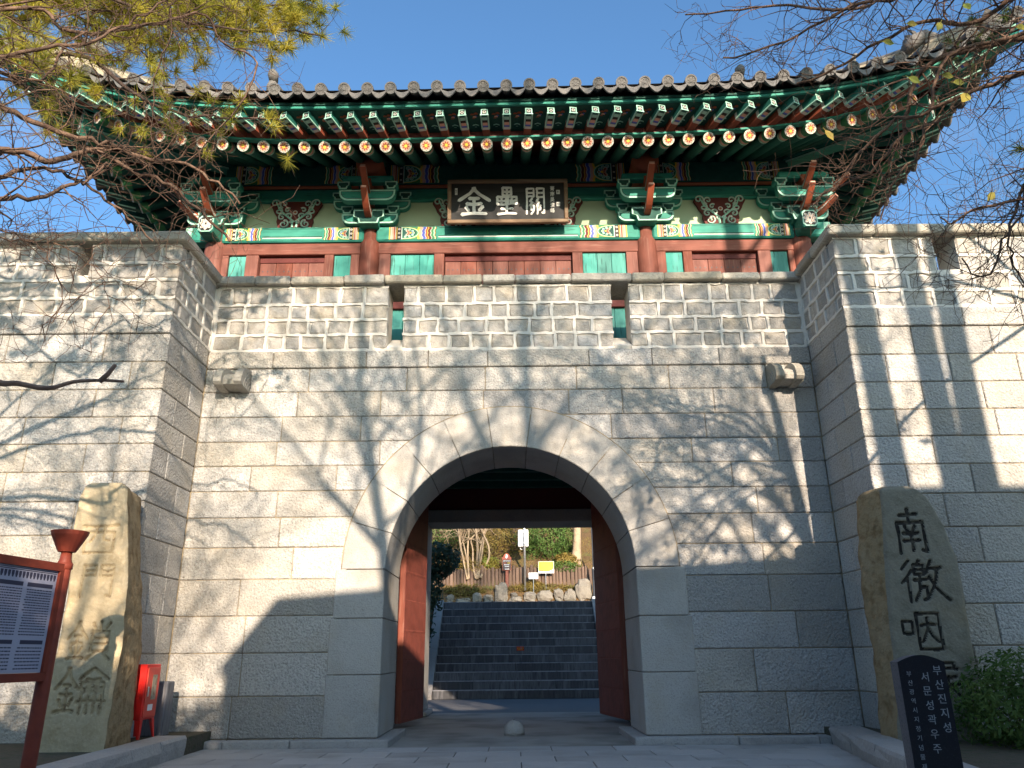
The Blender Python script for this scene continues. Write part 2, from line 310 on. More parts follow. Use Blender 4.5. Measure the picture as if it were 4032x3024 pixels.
# ------------------------------------------------------------ ground, terrain, hill
def rnd(seed): return random.Random(seed)
mb = MB(); mb.box(-60, 60, -40, 24.12, GZ-.3, GZ-.012)
build('ground', mb, 'ground', kind='structure')
mb = MB(); mb.box(-2.19, 2.19, 11.75, 18.45, GZ-.2, GZ+.0); build('passage_floor', mb, 'passage', kind='structure')
mb = MB(); mb.box(-9, 9, 18.45, 24.11, GZ-.2, GZ-.004); build('inner_road', mb, 'asphalt', kind='structure')
pav = thing('forecourt_paving', None, None, (0, 8, GZ), kind='structure')
rg = rnd(5); row = 0; y = 11.745
def kx_left(yy): return -4.28 + .045*(11.05-yy)
def kx_right(yy): return 4.44 - .17*(11.7-yy)
while y > 5.6:
    y2 = y-.545; x = -5.0 + (0 if row % 2 else .42) + .02
    while x < 4.9:
        a, b_ = x, x+.845
        a = max(a, kx_left(y2)-.05); b_ = min(b_, kx_right(y2)+.06)
        if b_-a > .08:
            m_ = MB(); dz = rg.uniform(-.0015, .0015)
            m_.cbox(a+.004, b_-.004, y2+.004, y-.004, GZ-.05, GZ+dz, .004)
            build('paving_slab', m_, 'paver', pav, fix=False)
        x += .85
    y = y2; row += 1
mb = MB(); mb.box(-4.5, 4.2, -3, y, GZ-.05, GZ-.002); build('near_paving', mb, 'paver', kind='structure')
# terrain behind the gate
KB = 46/28.          # the bank beyond the stairs was laid out at 28 m and is pushed out to 46 m
def hz0(x, y):
    if y < 28.0: z = 2.83
    elif y < 28.45: z = 2.90 + (y-28)*1.3
    elif y < 28.6: z = 3.5 + (y-28.45)*3.6
    elif y < 34: z = 4.04 + (y-28.6)*.62
    else: z = 7.39 + (y-34)*.45
    return z + (mnoise.noise(Vector((x*.5, y*.5, 0)))*.25 if y > 28.8 else mnoise.noise(Vector((x*1.3, y*1.3, 3)))*.04)
def push_back(before):
    """moves and enlarges what was just built about the eye so that it stands at its true distance"""
    for o in [o for o in COL.objects if o not in before and o.parent is None and o.get('kind') != 'structure']:
        c = Vector((.05, 0, 1.1)); o.location = c+(o.location-c)*KB; o.scale = (KB, KB, KB)
def hz(x, y):
    if y < 24.05: z = GZ-.02
    elif y < 27.4: z = GZ + (y-24.05)/3.35*2.9
    elif y < 27.9: z = 2.82
    elif y < 46.0: z = 2.82 + (y-27.9)*.0600
    elif y > 46.0:
        z = 1.1 + (hz0((x-.05)/KB+.05, y/KB)-1.1)*KB
    if abs(x-.15) < 2.75 and y < 27.9: z = min(z, GZ + max(0, y-24.05)/3.35*2.9) - .32
    return z
mb = MB(); xs = [-40, -30, -22, -16, -12] + [-9+i*.4 for i in range(46)] + [12, 16, 22, 30, 40]
ys = [24.05+i*.15 for i in range(28)] + [30, 34, 38, 42, 45, 45.9] + [46.02+i*.17 for i in range(20)] + [49.5+i*.7 for i in range(22)] + [67, 72, 80, 95, 120]
vv = [(x, y, hz(x, y)) for y in ys for x in xs]; nx = len(xs)
ff = [(j*nx+i, j*nx+i+1, (j+1)*nx+i+1, (j+1)*nx+i) for j in range(len(ys)-1) for i in range(nx-1)]
mb.add(vv, ff); build('hillside', mb, 'litter', smooth=True, kind='structure')

# ------------------------------------------------------------ stone walls
RI, RO, ZC = 1.91, 2.55, 2.355
COURSES = [0., .565, 1.159, 1.683, 2.216, 2.692, 3.154, 3.57, 3.976, 4.374, 4.793, 5.222, 5.634, 5.94]
wall = thing('stone_gate_wall', 'recessed central granite wall pierced by the round arch under the painted pavilion', 'wall', (0, 12, GZ))
Lw = thing('stone_bastion', 'projecting granite wall left of the arch, behind the yellow stone tablet', 'wall', (-7, 10.6, GZ))
Rw = thing('stone_bastion', 'projecting granite wall right of the arch, behind the tall grey-olive tablet', 'wall', (7, 10.6, GZ))

def front_course(parent, x0, x1, yf, z0, z1, seed, mn, mx_, m='granite', depth=.22, gap=.006, jit=.006, ch=.012, name='stone_block', corner=0):
    rg = rnd(seed); x = x0
    while x < x1-.01:
        L_ = rg.uniform(mn, mx_)
        if x1-(x+L_) < mn*.55: L_ = x1-x
        a, b_ = x, min(x+L_, x1); x = b_
        d = depth
        if corner and ((corner < 0 and a == x0) or (corner > 0 and b_ == x1)): d = .42 if int(z0*10) % 2 else .8
        m_ = MB(); m_.cbox(a+gap, b_-gap, yf-rg.uniform(0, jit), yf+d, z0+gap, z1-gap, ch, 0 if d > depth else .002, rg)
        build(name, m_, m, parent, fix=False)
        if d > depth and corner: yield ('corner', d)

def side_course(parent, X, sgn, y0, y1, z0, z1, seed, mn, mx_, m='granite', depth=.2, gap=.006, ch=.012, jit=.006, name='stone_block'):
    """blocks of a wall face in the YZ plane at x=X; sgn = direction of the visible normal"""
    rg = rnd(seed); y = y0
    while y < y1-.01:
        L_ = rg.uniform(mn, mx_)
        if y1-(y+L_) < mn*.6: L_ = y1-y
        a, b_ = y, min(y+L_, y1); y = b_; j = rg.uniform(0, jit)
        m_ = MB(); m_.cbox(min(X+sgn*j, X-sgn*depth), max(X+sgn*j, X-sgn*depth), a+gap, b_-gap, z0+gap, z1-gap, ch, .002, rg)
        build(name, m_, m, parent, fix=False)

# central wall courses
for i in range(13):
    z0, z1 = COURSES[i], COURSES[i+1]
    yf = 11.975 if i == 12 else 12.0
    m_ = 'granite'
    if z0 >= ZC+RO-.2: spans = [(-5.035, 5.035)]
    elif z1 <= 2.3: xe = 2.6; spans = [(-5.035, -xe), (xe, 5.035)]
    else:
        def xo(z): d = RO*RO-(max(z, ZC)-ZC)**2; return math.sqrt(max(d, .0001))
        xe = max(xo(z1)-.03, .3); spans = [(-5.035, -xe), (xe, 5.035)]
    for k, (a, b_) in enumerate(spans):
        for _ in front_course(wall, a, b_, yf, z0, z1, 100+i*7+k, .85, 1.75, m_): pass
# core of the wall, joint coloured, with the arch hollow
core = MB()
def arch_poly(r_, xw, ztop):
    pts = [(-xw, GZ-.1), (-r_, GZ-.1), (-r_, ZC)]
    pts += [(-r_*math.cos(a), ZC+r_*math.sin(a)) for a in [math.pi*k/24 for k in range(1, 24)]]
    pts += [(r_, ZC), (r_, GZ-.1), (xw, GZ-.1), (xw, ztop), (-xw, ztop)]
    return pts
def arch_slab(mb_, r_, xw, ztop, y0, y1):
    n = 24; ang = [math.pi*k/n for k in range(n+1)]
    inner = [(-r_, GZ-.1)] + [(-r_*math.cos(a), ZC+r_*math.sin(a)) for a in ang] + [(r_, GZ-.1)]
    outer = [(-xw, GZ-.1)] + [(max(-xw, min(xw, -xw*1.0 if a < .8 else (xw if a > math.pi-.8 else -(ztop-ZC)/math.tan(a)))), ztop if .8 <= a <= math.pi-.8 else (ZC if a == 0 or a == math.pi else ZC+(ztop-ZC)*min(1, (a if a < 1.57 else math.pi-a)/.8))) for a in ang] + [(xw, GZ-.1)]
    k = len(mb_.v); m = len(inner)
    for yy in (y0, y1):
        mb_.v += [(p[0], yy, p[1]) for p in inner] + [(p[0], yy, p[1]) for p in outer]
    for i in range(m-1):
        mb_.f.append((k+i, k+i+1, k+m+i+1, k+m+i)); mb_.m.append(0)
        mb_.f.append((k+2*m+i, k+3*m+i, k+3*m+i+1, k+2*m+i+1)); mb_.m.append(0)
        mb_.f.append((k+i, k+2*m+i, k+2*m+i+1, k+i+1)); mb_.m.append(0)
        mb_.f.append((k+m+i, k+m+i+1, k+3*m+i+1, k+3*m+i)); mb_.m.append(0)
arch_slab(core, RI+.03, 5.3, 5.95, 12.018, 13.49)
core.box(-5.3, -2.2, 13.49, 18.35, GZ-.1, 5.95); core.box(2.2, 5.3, 13.49, 18.35, GZ-.1, 5.95)
core.box(-2.2, 2.2, 13.49, 18.35, 4.9, 5.95)
build('mortar_core', core, 'joint', wall)
# passage side walls and rear frame
for sx in (-1, 1):
    for i in range(8):
        z0, z1 = [GZ, .56, 1.16, 1.68, 2.21, 2.69, 3.15, 3.9][i], [.56, 1.16, 1.68, 2.21, 2.69, 3.15, 3.9, 4.6][i]
        side_course(wall, sx*2.185, -sx, 13.52, 17.38, z0, z1, 400+i, 1.2, 1.9, 'granite_smooth')
    xi = 1.88 if sx < 0 else 2.03
    m_ = MB(); m_.cbox(sx*xi, sx*2.5, 17.4, 18.4, .0, 3.93, .015); build('rear_pillar', m_, 'granite_smooth', wall)
    m_ = MB(); m_.cbox(sx*(xi-.1), sx*2.5, 17.28, 18.5, GZ, -.003, .02); build('pillar_base', m_, 'kerb', wall)
m_ = MB(); m_.cbox(-2.5, 2.5, 17.42, 18.38, 3.935, 4.22, .015); build('rear_lintel', m_, 'granite_smooth', wall)
m_ = MB(); m_.box(-2.18, 2.18, 17.5, 18.3, 4.223, 4.9); build('lintel_fill', m_, 'dkred', wall)
for k in range(9):
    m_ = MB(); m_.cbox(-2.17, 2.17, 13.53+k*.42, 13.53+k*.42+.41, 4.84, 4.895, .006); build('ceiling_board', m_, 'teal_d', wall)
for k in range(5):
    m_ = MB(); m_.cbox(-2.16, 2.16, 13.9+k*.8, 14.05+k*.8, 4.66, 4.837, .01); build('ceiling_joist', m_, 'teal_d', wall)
# arch ring and piers
n = 11; da = math.pi/n
for k in range(n):
    a0, a1 = k*da+.0030, (k+1)*da-.0030; m_ = MB(); seg = 4
    ang = [a0+(a1-a0)*i/seg for i in range(seg+1)]; ro = RO+.025
    jj = rnd(k).uniform(0, .006); yf = 11.982-jj
    for yy, e in ((yf, .012), (yf+.012, 0), (13.5, 0)):
        m_.v += [((RI+e)*math.cos(a), yy, ZC+(RI+e)*math.sin(a)) for a in ang] + [((ro-e)*math.cos(a), yy, ZC+(ro-e)*math.sin(a)) for a in ang]
    q = seg+1; W = 2*q
    for i in range(seg):
        m_.f.append((i, i+1, q+i+1, q+i)); m_.f.append((2*W+i, 2*W+q+i, 2*W+q+i+1, 2*W+i+1))
    loop = list(range(q)) + [q+i for i in reversed(range(q))]
    for l in range(2):
        for i in range(len(loop)):
            a_, b_ = loop[i], loop[(i+1) % len(loop)]; m_.f.append((l*W+a_, l*W+b_, (l+1)*W+b_, (l+1)*W+a_))
    m_.m = [0]*len(m_.f); build('arch_stone', m_, 'granite_smooth', wall)
m_ = MB(); m_.tube([((RO+.030)*math.cos(a), 11.992, ZC+(RO+.030)*math.sin(a)) for a in [math.pi*i/40 for i in range(41)]], .009, 5); build('arch_ring_joint', m_, 'joint', wall)
PZ = [0., .845, 1.635, 2.35]
for sx in (-1, 1):
    for i in range(3):
        xo_ = [2.71, 2.70, 2.66][i]
        m_ = MB(); m_.cbox(sx*RI, sx*xo_, 11.98-.003*i, 13.5, PZ[i]+.004, PZ[i+1]-.004, .012); build('pier_block', m_, 'granite_smooth', wall, fix=False)
# plinth
rg = rnd(77)
for sx in (-1, 1):
    x = 1.72
    while x < 4.6:
        b_ = min(x+rg.uniform(.9, 1.5), 4.75)
        m_ = MB(); m_.cbox(sx*(x+.004), sx*(b_-.004), 11.76, 13.6 if x == 1.72 else 11.99, GZ-.05, -.004, .014, .003, rg); build('plinth_stone', m_, 'kerb', wall); x = b_
# bastions
FX = 5.04; FY = 10.55
for sx, W_ in ((-1, Lw), (1, Rw)):
    c_ = MB(); c_.box(min(sx*(FX+.02), sx*11), max(sx*(FX+.02), sx*11), FY+.02, 18, GZ-.1, 5.94); build('mortar_core', c_, 'joint', W_)
    for i in range(13):
        z0, z1 = COURSES[i]+(.035 if i > 11 else 0), COURSES[i+1]+(.035 if i > 10 else 0)
        yf = FY-.025 if i == 12 else FY
        rg = rnd(900+i+(50 if sx > 0 else 0)); x = FX; first = True; d0 = .5 if i % 2 else .95
        while x < 9.5:
            L_ = rg.uniform(.8, 1.5) if not first else (.95 if i % 2 else .5)
            m_ = MB(); a, b_ = x, min(x+L_, 9.6)
            dd = d0 if first else .22
            m_.cbox(sx*(a+(0 if first else .006)), sx*(b_-.006), yf-rg.uniform(0, .005), FY+dd-.006, z0+.006, z1-.006, .012); build('stone_block', m_, 'granite', W_, fix=False)
            x = b_; first = False
        side_course(W_, sx*FX, -sx, FY+d0, 12.0, z0, z1, 950+i, .5, .9)

# parapets: individually laid small stones with raised white pointing
def ribbon(mb_, P, a, b_, width, rg, axis, proud=.014):
    """wobbly raised mortar strip from a to b (u,z); P maps (u,z,n) to world"""
    L_ = math.hypot(b_[0]-a[0], b_[1]-a[1]); k = max(2, int(L_/.09)+1); du, dz = (b_[0]-a[0])/L_, (b_[1]-a[1])/L_
    rows = []
    for i in range(k+1):
        t = i/k; w1 = width/2*rg.uniform(.65, 1.35); w2 = width/2*rg.uniform(.65, 1.35); o = rg.uniform(-.009, .009)
        u, z = a[0]+(b_[0]-a[0])*t + dz*o, a[1]+(b_[1]-a[1])*t + du*o
        rows.append([P(u+dz*w1*1.15, z+du*w1*1.15, -.012), P(u+dz*w1*.8, z+du*w1*.8, proud), P(u-dz*w2*.8, z-du*w2*.8, proud+rg.uniform(-.003, .003)), P(u-dz*w2*1.15, z-du*w2*1.15, -.012)])
    k0 = len(mb_.v)
    for r_ in rows: mb_.v += r_
    for i in range(k):
        for j in range(3): mb_.f.append((k0+i*4+j, k0+i*4+j+1, k0+(i+1)*4+j+1, k0+(i+1)*4+j)); mb_.m.append(0)
def parapet(parent, P, solid, u0, u1, rows, seed, gaps=(), mean=.40, mort=None, quoin=0.):
    rg = rnd(seed); mo = mort or MB(); mw = .060
    for r_ in range(len(rows)-1):
        z0, z1 = rows[r_], rows[r_+1]
        segs = [(u0, u1)]
        for g0, g1, gz in gaps:
            if z1 > gz+.05:
                ns = []
                for a, b_ in segs:
                    if a < g0 and b_ > g1: ns += [(a, g0), (g1, b_)]
                    else: ns.append((a, b_))
                segs = ns
        for a, b_ in segs:
            ribbon(mo, P, (a, z0), (b_, z0), mw, rg, 0)
            if r_ == len(rows)-2: ribbon(mo, P, (a, z1-.02), (b_, z1-.02), mw*.8, rg, 0)
            u = a; firstq = True
            while u < b_-.02:
                L_ = rg.uniform(.7, 1.25)*mean
                if firstq and r_ % 2: L_ *= .62
                firstq = False
                if b_-(u+L_) < .2: L_ = b_-u
                v_ = min(u+L_, b_)
                g = mw*.42; m_ = MB(); solid(m_, u+g if u > a else u+.012, v_-g if v_ < b_ else v_-.012, z0+g, z1-g, rg)
                build('parapet_stone', m_, 'parapet_stone', parent, fix=False)
                if v_ < b_-.01: ribbon(mo, P, (v_+rg.uniform(-.008, .008), z0+.01), (v_+rg.uniform(-.008, .008), z1-.01), mw*.9, rg, 1)
                u = v_
    return mo
ROWS = [5.955, 6.235, 6.515, 6.80, 7.15]
Pf = lambda yf: (lambda u, z, n: (u, yf-n, z))
def solid_front(yf, dep): return lambda m_, a, b_, z0, z1, rg: m_.cbox(a, b_, yf-rg.uniform(-.008, .008), yf+dep, z0, z1, .022, .012, rg)
mo = parapet(wall, Pf(12.0), solid_front(12.0, .2), -5.0, 5.0, ROWS, 11, gaps=((-2.06, -1.80, 5.85), (1.78, 2.07, 5.85)))
for x in (-5.0, 5.0): ribbon(mo, Pf(12.0), (x, 5.95), (x, 7.13), .06, rnd(3), 1)
build('mortar_pointing', mo, 'mortar', wall, kind='stuff')
c_ = MB()
for a, b_ in ((-5.3, -2.06), (-1.80, 1.78), (2.07, 5.3)): c_.box(a+.012, b_-.012, 12.02, 12.55, 5.96, 7.14)
for a, b_ in ((-2.06, -1.80), (1.78, 2.07)): c_.add([(a,12.0,6.0),(b_,12.0,6.0),(b_,12.55,6.36),(a,12.55,6.36),(a,12.02,5.95),(b_,12.02,5.95),(b_,12.55,5.95),(a,12.55,5.95)], [(0,1,2,3),(4,7,6,5),(0,4,5,1),(1,5,6,2),(2,6,7,3),(3,7,4,0)])
build('parapet_core', c_, 'mortar', wall)
rg = rnd(31)
def coping(parent, a, b_, yf, y1, z0, z1, seed, zig=.02):
    rg = rnd(seed); x = a
    while x < b_-.02:
        e = min(x+rg.uniform(.55, 1.1), b_)
        if b_-e < .3: e = b_
        m_ = MB(); m_.cbox(x+.006, e-.006, yf-rg.uniform(0, zig), y1, z0+rg.uniform(-.008, .008), z1+rg.uniform(-.01, .01), .02, .008, rg); build('coping_stone', m_, 'coping', parent); x = e
coping(wall, -5.12, 5.12, 11.88, 12.68, 7.155, 7.295, 41)
mo = None
for sx, W_, gap in ((-1, Lw, (6.44, 6.64, 6.66)), (1, Rw, (6.6, 6.95, 6.62))):
    P = lambda u, z, n, sx=sx: (sx*u, FY-n, z)
    sol = lambda m_, a, b_, z0, z1, rg, sx=sx: m_.cbox(sx*a, sx*b_, FY-rg.uniform(-.008, .008), FY+.2, z0, z1, .022, .012, rg)
    R2 = [5.985, 6.26, 6.56, 6.85, 7.18]
    mo = parapet(W_, P, sol, FX, 9.4, R2, 21+sx, gaps=(gap,), mean=.46)
    P2 = lambda u, z, n, sx=sx: (sx*(FX-n), u, z)
    sol2 = lambda m_, a, b_, z0, z1, rg, sx=sx: m_.cbox(sx*(FX-rg.uniform(-.006, .008)), sx*(FX+.2), max(a, FY+.21), b_, z0, z1, .018, .004, rg)
    mo = parapet(W_, P2, sol2, FY+.21, 12.0, R2, 61+sx, mean=.40, mort=mo)
    for z in R2[:-1]: ribbon(mo, P2, (FY, z), (FY+.22, z), .05, rnd(4), 0)
    ribbon(mo, P2, (11.99, 5.95), (11.99, 7.1), .05, rnd(5), 1)
    build('mortar_pointing', mo, 'mortar', W_, kind='stuff')
    c_ = MB()
    for a, b_ in ((FX+.022, gap[0]), (gap[1], 9.5)): c_.box(min(sx*a, sx*b_), max(sx*a, sx*b_), FY+.02, FY+.55, 5.96, 7.17)
    c_.box(min(sx*gap[0], sx*gap[1]), max(sx*gap[0], sx*gap[1]), FY+.03, FY+.55, 5.97, gap[2])
    c_.box(min(sx*(FX+.02), sx*(FX+.5)), max(sx*(FX+.02), sx*(FX+.5)), FY+.5, 12.6, 5.97, 7.17)
    build('parapet_core', c_, 'mortar', W_)
    # copings: front run and return run
    rg = rnd(71+sx); x = FX-.10
    while x < 9.4:
        e = x+rg.uniform(.7, 1.3); m_ = MB(); m_.cbox(sx*(x+.006), sx*(e-.006), FY-.13-rg.uniform(0, .015), FY+.66, 7.18, 7.335+rg.uniform(-.008, .008), .02, .006, rg); build('coping_stone', m_, 'coping', W_); x = e
    y = FY+.665
    while y < 12.5:
        e = min(y+rg.uniform(.5, .75), 12.9); m_ = MB(); m_.cbox(sx*(FX-.11), sx*(FX+.6), y+.006, e-.006, 7.185, 7.33+rg.uniform(-.008, .008), .02, .006, rg); build('coping_stone', m_, 'coping', W_); y = e

# rain spouts
def spout(x, label):
    t = thing('stone_spout', label, 'rain spout', (x, 12, 5.2), group='stone rain spouts on the gate wall')
    prof = [(.02, 0), (-.40, .03), (-.45, .07), (-.445, .14), (-.39, .26), (-.27, .345), (-.12, .38), (.02, .385)]
    for s_ in (-1, 1):
        m_ = MB(); poly = [(p[0], p[1]) for p in prof]
        a, b_ = (s_*.10, s_*.225) if s_ > 0 else (-.225, -.10)
        m_.prism(poly, 'x', a, b_); 
        for k in range(4):    # carved fins on the cheek
            xx = s_*.23; r_ = .10+.07*k
            pts = [(xx, -.02-r_*math.cos(a_), .01+r_*math.sin(a_)) for a_ in [math.pi/2*i/5 for i in range(6)]]
            m_.tube(pts, .012, 4)
        build('spout_cheek', m_, 'coping', t, local=True)
    m_ = MB(); m_.prism([(.02, .03), (-.36, .05), (-.38, .12), (-.34, .20), (-.22, .27), (.02, .29)], 'x', -.0995, .0995); build('spout_channel', m_, 'coping', t, local=True)
    return t
spout(-4.5, 'scrolled stone rain spout at the left end of the wall, beside the left bastion')
spout(4.5, 'scrolled stone rain spout at the right end of the wall, beside the right bastion')
# ------------------------------------------------------------ painted wooden pavilion on the wall
PV = thing('gate_pavilion', 'painted wooden pavilion with a tiled roof standing on top of the gate wall', 'pavilion', (0, 13.65, 6.0))
COLX = [-5.85, -2.76, 2.76, 5.85]; PY = 13.65; BACK = 18.65
WP = ['teal_h', 'mint', 'white', 'pink', 'orange', 'blue', 'yellow', 'black', 'dkred', 'green_line', 'teal_d', 'panelgreen', 'wood_red']
TE, MI, WH, PK, OR, BL, YE, BK, DR, GL, TD, PG, WR = range(13)

def paint_end(mb_, x0, sgn, y, zc, h, width=1.1, seed=0):
    """painted end pattern of a beam: stripes, flower band, lotus medallion, chevrons (running from x0 in direction sgn)"""
    s = width/1.15; e = h/2; lay = [.0012]
    def X(u): return x0 + sgn*u*s
    def strip(u0, u1, c, k=1, z0=-e, z1=e):
        yy = y-.0012*k; mb_.add([(X(u0), yy, zc+z0), (X(u1), yy, zc+z0), (X(u1), yy, zc+z1), (X(u0), yy, zc+z1)], [(0, 1, 2, 3)], c)
    def blob(u, z, r_, c, k, n=8, st=1.): mb_.add([(X(u)+r_*math.cos(2*math.pi*i/n), y-.0012*k, zc+z+st*r_*math.sin(2*math.pi*i/n)) for i in range(n)], [tuple(range(n))], c)
    def ring(u, z, r0, r1, c, k, a0=0., a1=2*math.pi, n=14):
        for i in range(n):
            a, b_ = a0+(a1-a0)*i/n, a0+(a1-a0)*(i+1)/n
            mb_.add([(X(u+r0*math.cos(a)/s), y-.0012*k, zc+z+r0*math.sin(a)), (X(u+r1*math.cos(a)/s), y-.0012*k, zc+z+r1*math.sin(a)), (X(u+r1*math.cos(b_)/s), y-.0012*k, zc+z+r1*math.sin(b_)), (X(u+r0*math.cos(b_)/s), y-.0012*k, zc+z+r0*math.sin(b_))], [(0, 1, 2, 3)], c)
    u = 0.
    for w_, c in ((.018, YE), (.014, GL), (.012, WH), (.05, PK), (.03, OR), (.012, WH), (.016, TD), (.012, YE)): strip(u, u+w_, c); u += w_
    strip(u, u+.085, BK); uc = u+.0425
    for z in ([-.33, 0, .33] if h > .2 else [0]):
        for i in range(6): blob(uc+.017*math.cos(i*math.pi/3)/s, z*h+.017*math.sin(i*math.pi/3), .0095, WH, 2, 6)
        blob(uc, z*h, .007, OR, 3, 6)
    u += .085; strip(u, u+.012, WH); u += .012; strip(u, u+.012, MI); u += .012
    # medallion ground
    strip(u, u+.36, GL); cu = u+.0
    um = u+.10
    # bulging leaf shape, outlined
    def lobe(r_, c, k, wide):
        pts = [(X(u), y-.0012*k, zc-r_), (X(u), y-.0012*k, zc+r_)]
        for i in range(1, 10):
            a = math.pi/2-math.pi*i/10; pts.append((X(u+wide*max(0, math.cos(a))**.8), y-.0012*k, zc+r_*math.sin(a)))
        mb_.poly(pts, c)
    lobe(e*.98, YE, 2, .35); lobe(e*.93, MI, 3, .335); lobe(e*.86, GL, 4, .315); lobe(e*.78, TD, 5, .29)
    for i in range(7):                                   # curls round the flower
        a = -math.pi*.5+math.pi*i/6; q = e*.62
        ring(u+.06+.17*max(0, math.cos(a)), q*math.sin(a), e*.10, e*.19, MI, 6, n=8); blob(u+.06+.17*max(0, math.cos(a)), q*math.sin(a), e*.06, WH, 7, 6)
    for i, a in enumerate((-1.15, -.6, 0, .6, 1.15)):    # lotus petals
        blob(u+.075+.05*math.cos(a), e*.36*math.sin(a), e*.20, WH, 8, 8); blob(u+.078+.05*math.cos(a), e*.36*math.sin(a), e*.165, PK, 9, 8); blob(u+.085+.05*math.cos(a), e*.36*math.sin(a), e*.09, OR, 10, 7)
    blob(u+.17, 0, e*.15, YE, 11, 6); blob(u+.20, e*.2, e*.1, BL, 11, 6); blob(u+.20, -e*.2, e*.1, BL, 11, 6); blob(u+.235, 0, e*.09, OR, 12, 6)
    # chevrons
    def chev(u0, u1, c, k=1, amp=.055):
        m_ = 8
        for i in range(m_):
            za, zb = -e+h*i/m_, -e+h*(i+1)/m_
            f = lambda z: -amp*abs(math.cos(z/e*math.pi*.78))+.02*math.cos(z/e*math.pi*2)
            mb_.add([(X(u0+f(za)), y-.0012*k, zc+za), (X(u1+f(za)), y-.0012*k, zc+za), (X(u1+f(zb)), y-.0012*k, zc+zb), (X(u0+f(zb)), y-.0012*k, zc+zb)], [(0, 1, 2, 3)], c)
    v0 = u+.33
    for w_, c in ((.045, YE), (.055, PK), (.012, WH), (.055, BL), (.015, WH), (.035, OR), (.012, YE), (.055, DR), (.012, WH), (.05, GL), (.018, MI), (.012, YE), (.012, BK)):
        chev(v0, v0+w_, c, 1.5 if c != YE else 1.6, .05); v0 += w_
    return v0*s

WPD = ['teal_d']+WP[1:]
def beam(name, x0, x1, yf, dep, z0, z1, ends, mats=WP, width=1.1, pad=.0):
    m_ = MB(); m_.cbox(x0, x1, yf, yf+dep, z0, z1, .03, mi=TE)
    zc, h = (z0+z1)/2, z1-z0-.06
    u = 0
    if 'l' in ends: u = paint_end(m_, x0+pad, 1, yf-.001, zc, h, width)
    if 'r' in ends: u = paint_end(m_, x1-pad, -1, yf-.001, zc, h, width)
    # dark line and white line along the bottom of the plain middle
    a, b_ = x0+pad+u+.02, x1-pad-u-.02
    if b_ > a and mats is WP:
        for q, c, t in ((.10, BK, .012), (.065, WH, .022)): m_.add([(a, yf-.003, z0+q), (b_, yf-.003, z0+q), (b_, yf-.003, z0+q+t), (a, yf-.003, z0+q+t)], [(0, 1, 2, 3)], c)
        m_.add([(a, yf-.003, z1-.055), (b_, yf-.003, z1-.055), (b_, yf-.003, z1-.045), (a, yf-.003, z1-.045)], [(0, 1, 2, 3)], BK)
    return build(name, m_, mats, PV, fix=False)

# columns
for k, x in enumerate(COLX):
    m_ = MB(); zs = [6.0, 8.70, 8.86, 8.97, 9.16, 9.23, 9.26]; rs = [.215, .21, .205, .15, .148, .13, .08]
    m_.tube([(x, PY-.03, z) for z in zs], rs, 20); build('column', m_, 'wood_red', PV, smooth=True)
    m_ = MB(); m_.tube([(x, BACK, 6.0), (x, BACK, 10.7)], .2, 12); build('column', m_, 'wood_red', PV, smooth=True)
# main painted beams between columns, and rails, posts and boards below
BAYS = [(-5.85, -2.76), (-2.76, 2.76), (2.76, 5.85)]
for i, (a, b_) in enumerate(BAYS):
    beam('painted_beam', a+.125, b_-.125, PY-.16, .26, 8.90, 9.235, 'lr', width=1.12 if i == 1 else .82, pad=.26 if i == 1 else .10)
    m_ = MB(); m_.cbox(a+.16, b_-.16, PY-.125, PY+.1, 8.63, 8.875, .012); build('rail', m_, 'wood_red_h', PV)
    m_ = MB(); m_.cbox(a+.16, b_-.16, PY-.125, PY+.1, 6.0, 6.3, .012); build('rail', m_, 'wood_red_h', PV)
def plank(x0, x1, y, z0, z1, m, name='plank'):
    q = MB(); q.cbox(x0+.0035, x1-.0035, y, y+.045, z0, z1, .005); build(name, q, m, PV, fix=False)
def post(x0, x1, y=PY-.115): q = MB(); q.cbox(x0, x1, y, y+.16, 6.3, 8.628, .008); build('post', q, 'wood_red', PV, fix=False)
def red_panel(x0, x1, n_, nails):
    q = MB(); q.cbox(x0, x1, PY-.02, PY+.03, 8.50, 8.627, .004); build('recess_board', q, 'dkred', PV)
    w_ = (x1-x0)/n_
    for k in range(n_):
        a, b_ = x0+k*w_, x0+(k+1)*w_; plank(a, b_, PY+.0, 6.3, 8.50, 'wood_red')
        for j in range(3):
            q = MB(); q.tube([(a+w_*(.2+.3*j), PY-.004, 8.32), (a+w_*(.2+.3*j), PY+.004, 8.32)], .014, 8); build('nail_head', q, 'dark_metal', PV)
# low rails seen through the gun slots
for a, b_ in BAYS: q = MB(); q.cbox(a+.16, b_-.16, PY-.14, PY+.05, 7.42, 8.13, .012); build('rail', q, 'dkred', PV)
# centre bay
for s_ in (-1, 1):
    post(*sorted((s_*2.56, s_*2.335))); post(*sorted((s_*1.47, s_*1.27)))
    for k in range(3):
        w_ = (2.33-1.475)/3; a = 1.475+k*w_; plank(*sorted((s_*a, s_*(a+w_))), PY-.07, 6.3, 8.627, 'teal')
red_panel(-1.26, 1.26, 8, True)
# side bays
for s_ in (-1, 1):
    post(*sorted((s_*2.95, s_*3.12))); plank(*sorted((s_*3.125, s_*3.455)), PY-.07, 6.3, 8.627, 'teal'); post(*sorted((s_*3.46, s_*3.64)))
    a, b_ = sorted((s_*3.65, s_*4.94)); red_panel(a, b_, 4, True)
    post(*sorted((s_*4.95, s_*5.20))); plank(*sorted((s_*5.205, s_*5.54)), PY-.07, 6.3, 8.627, 'teal'); post(*sorted((s_*5.545, s_*5.72)))
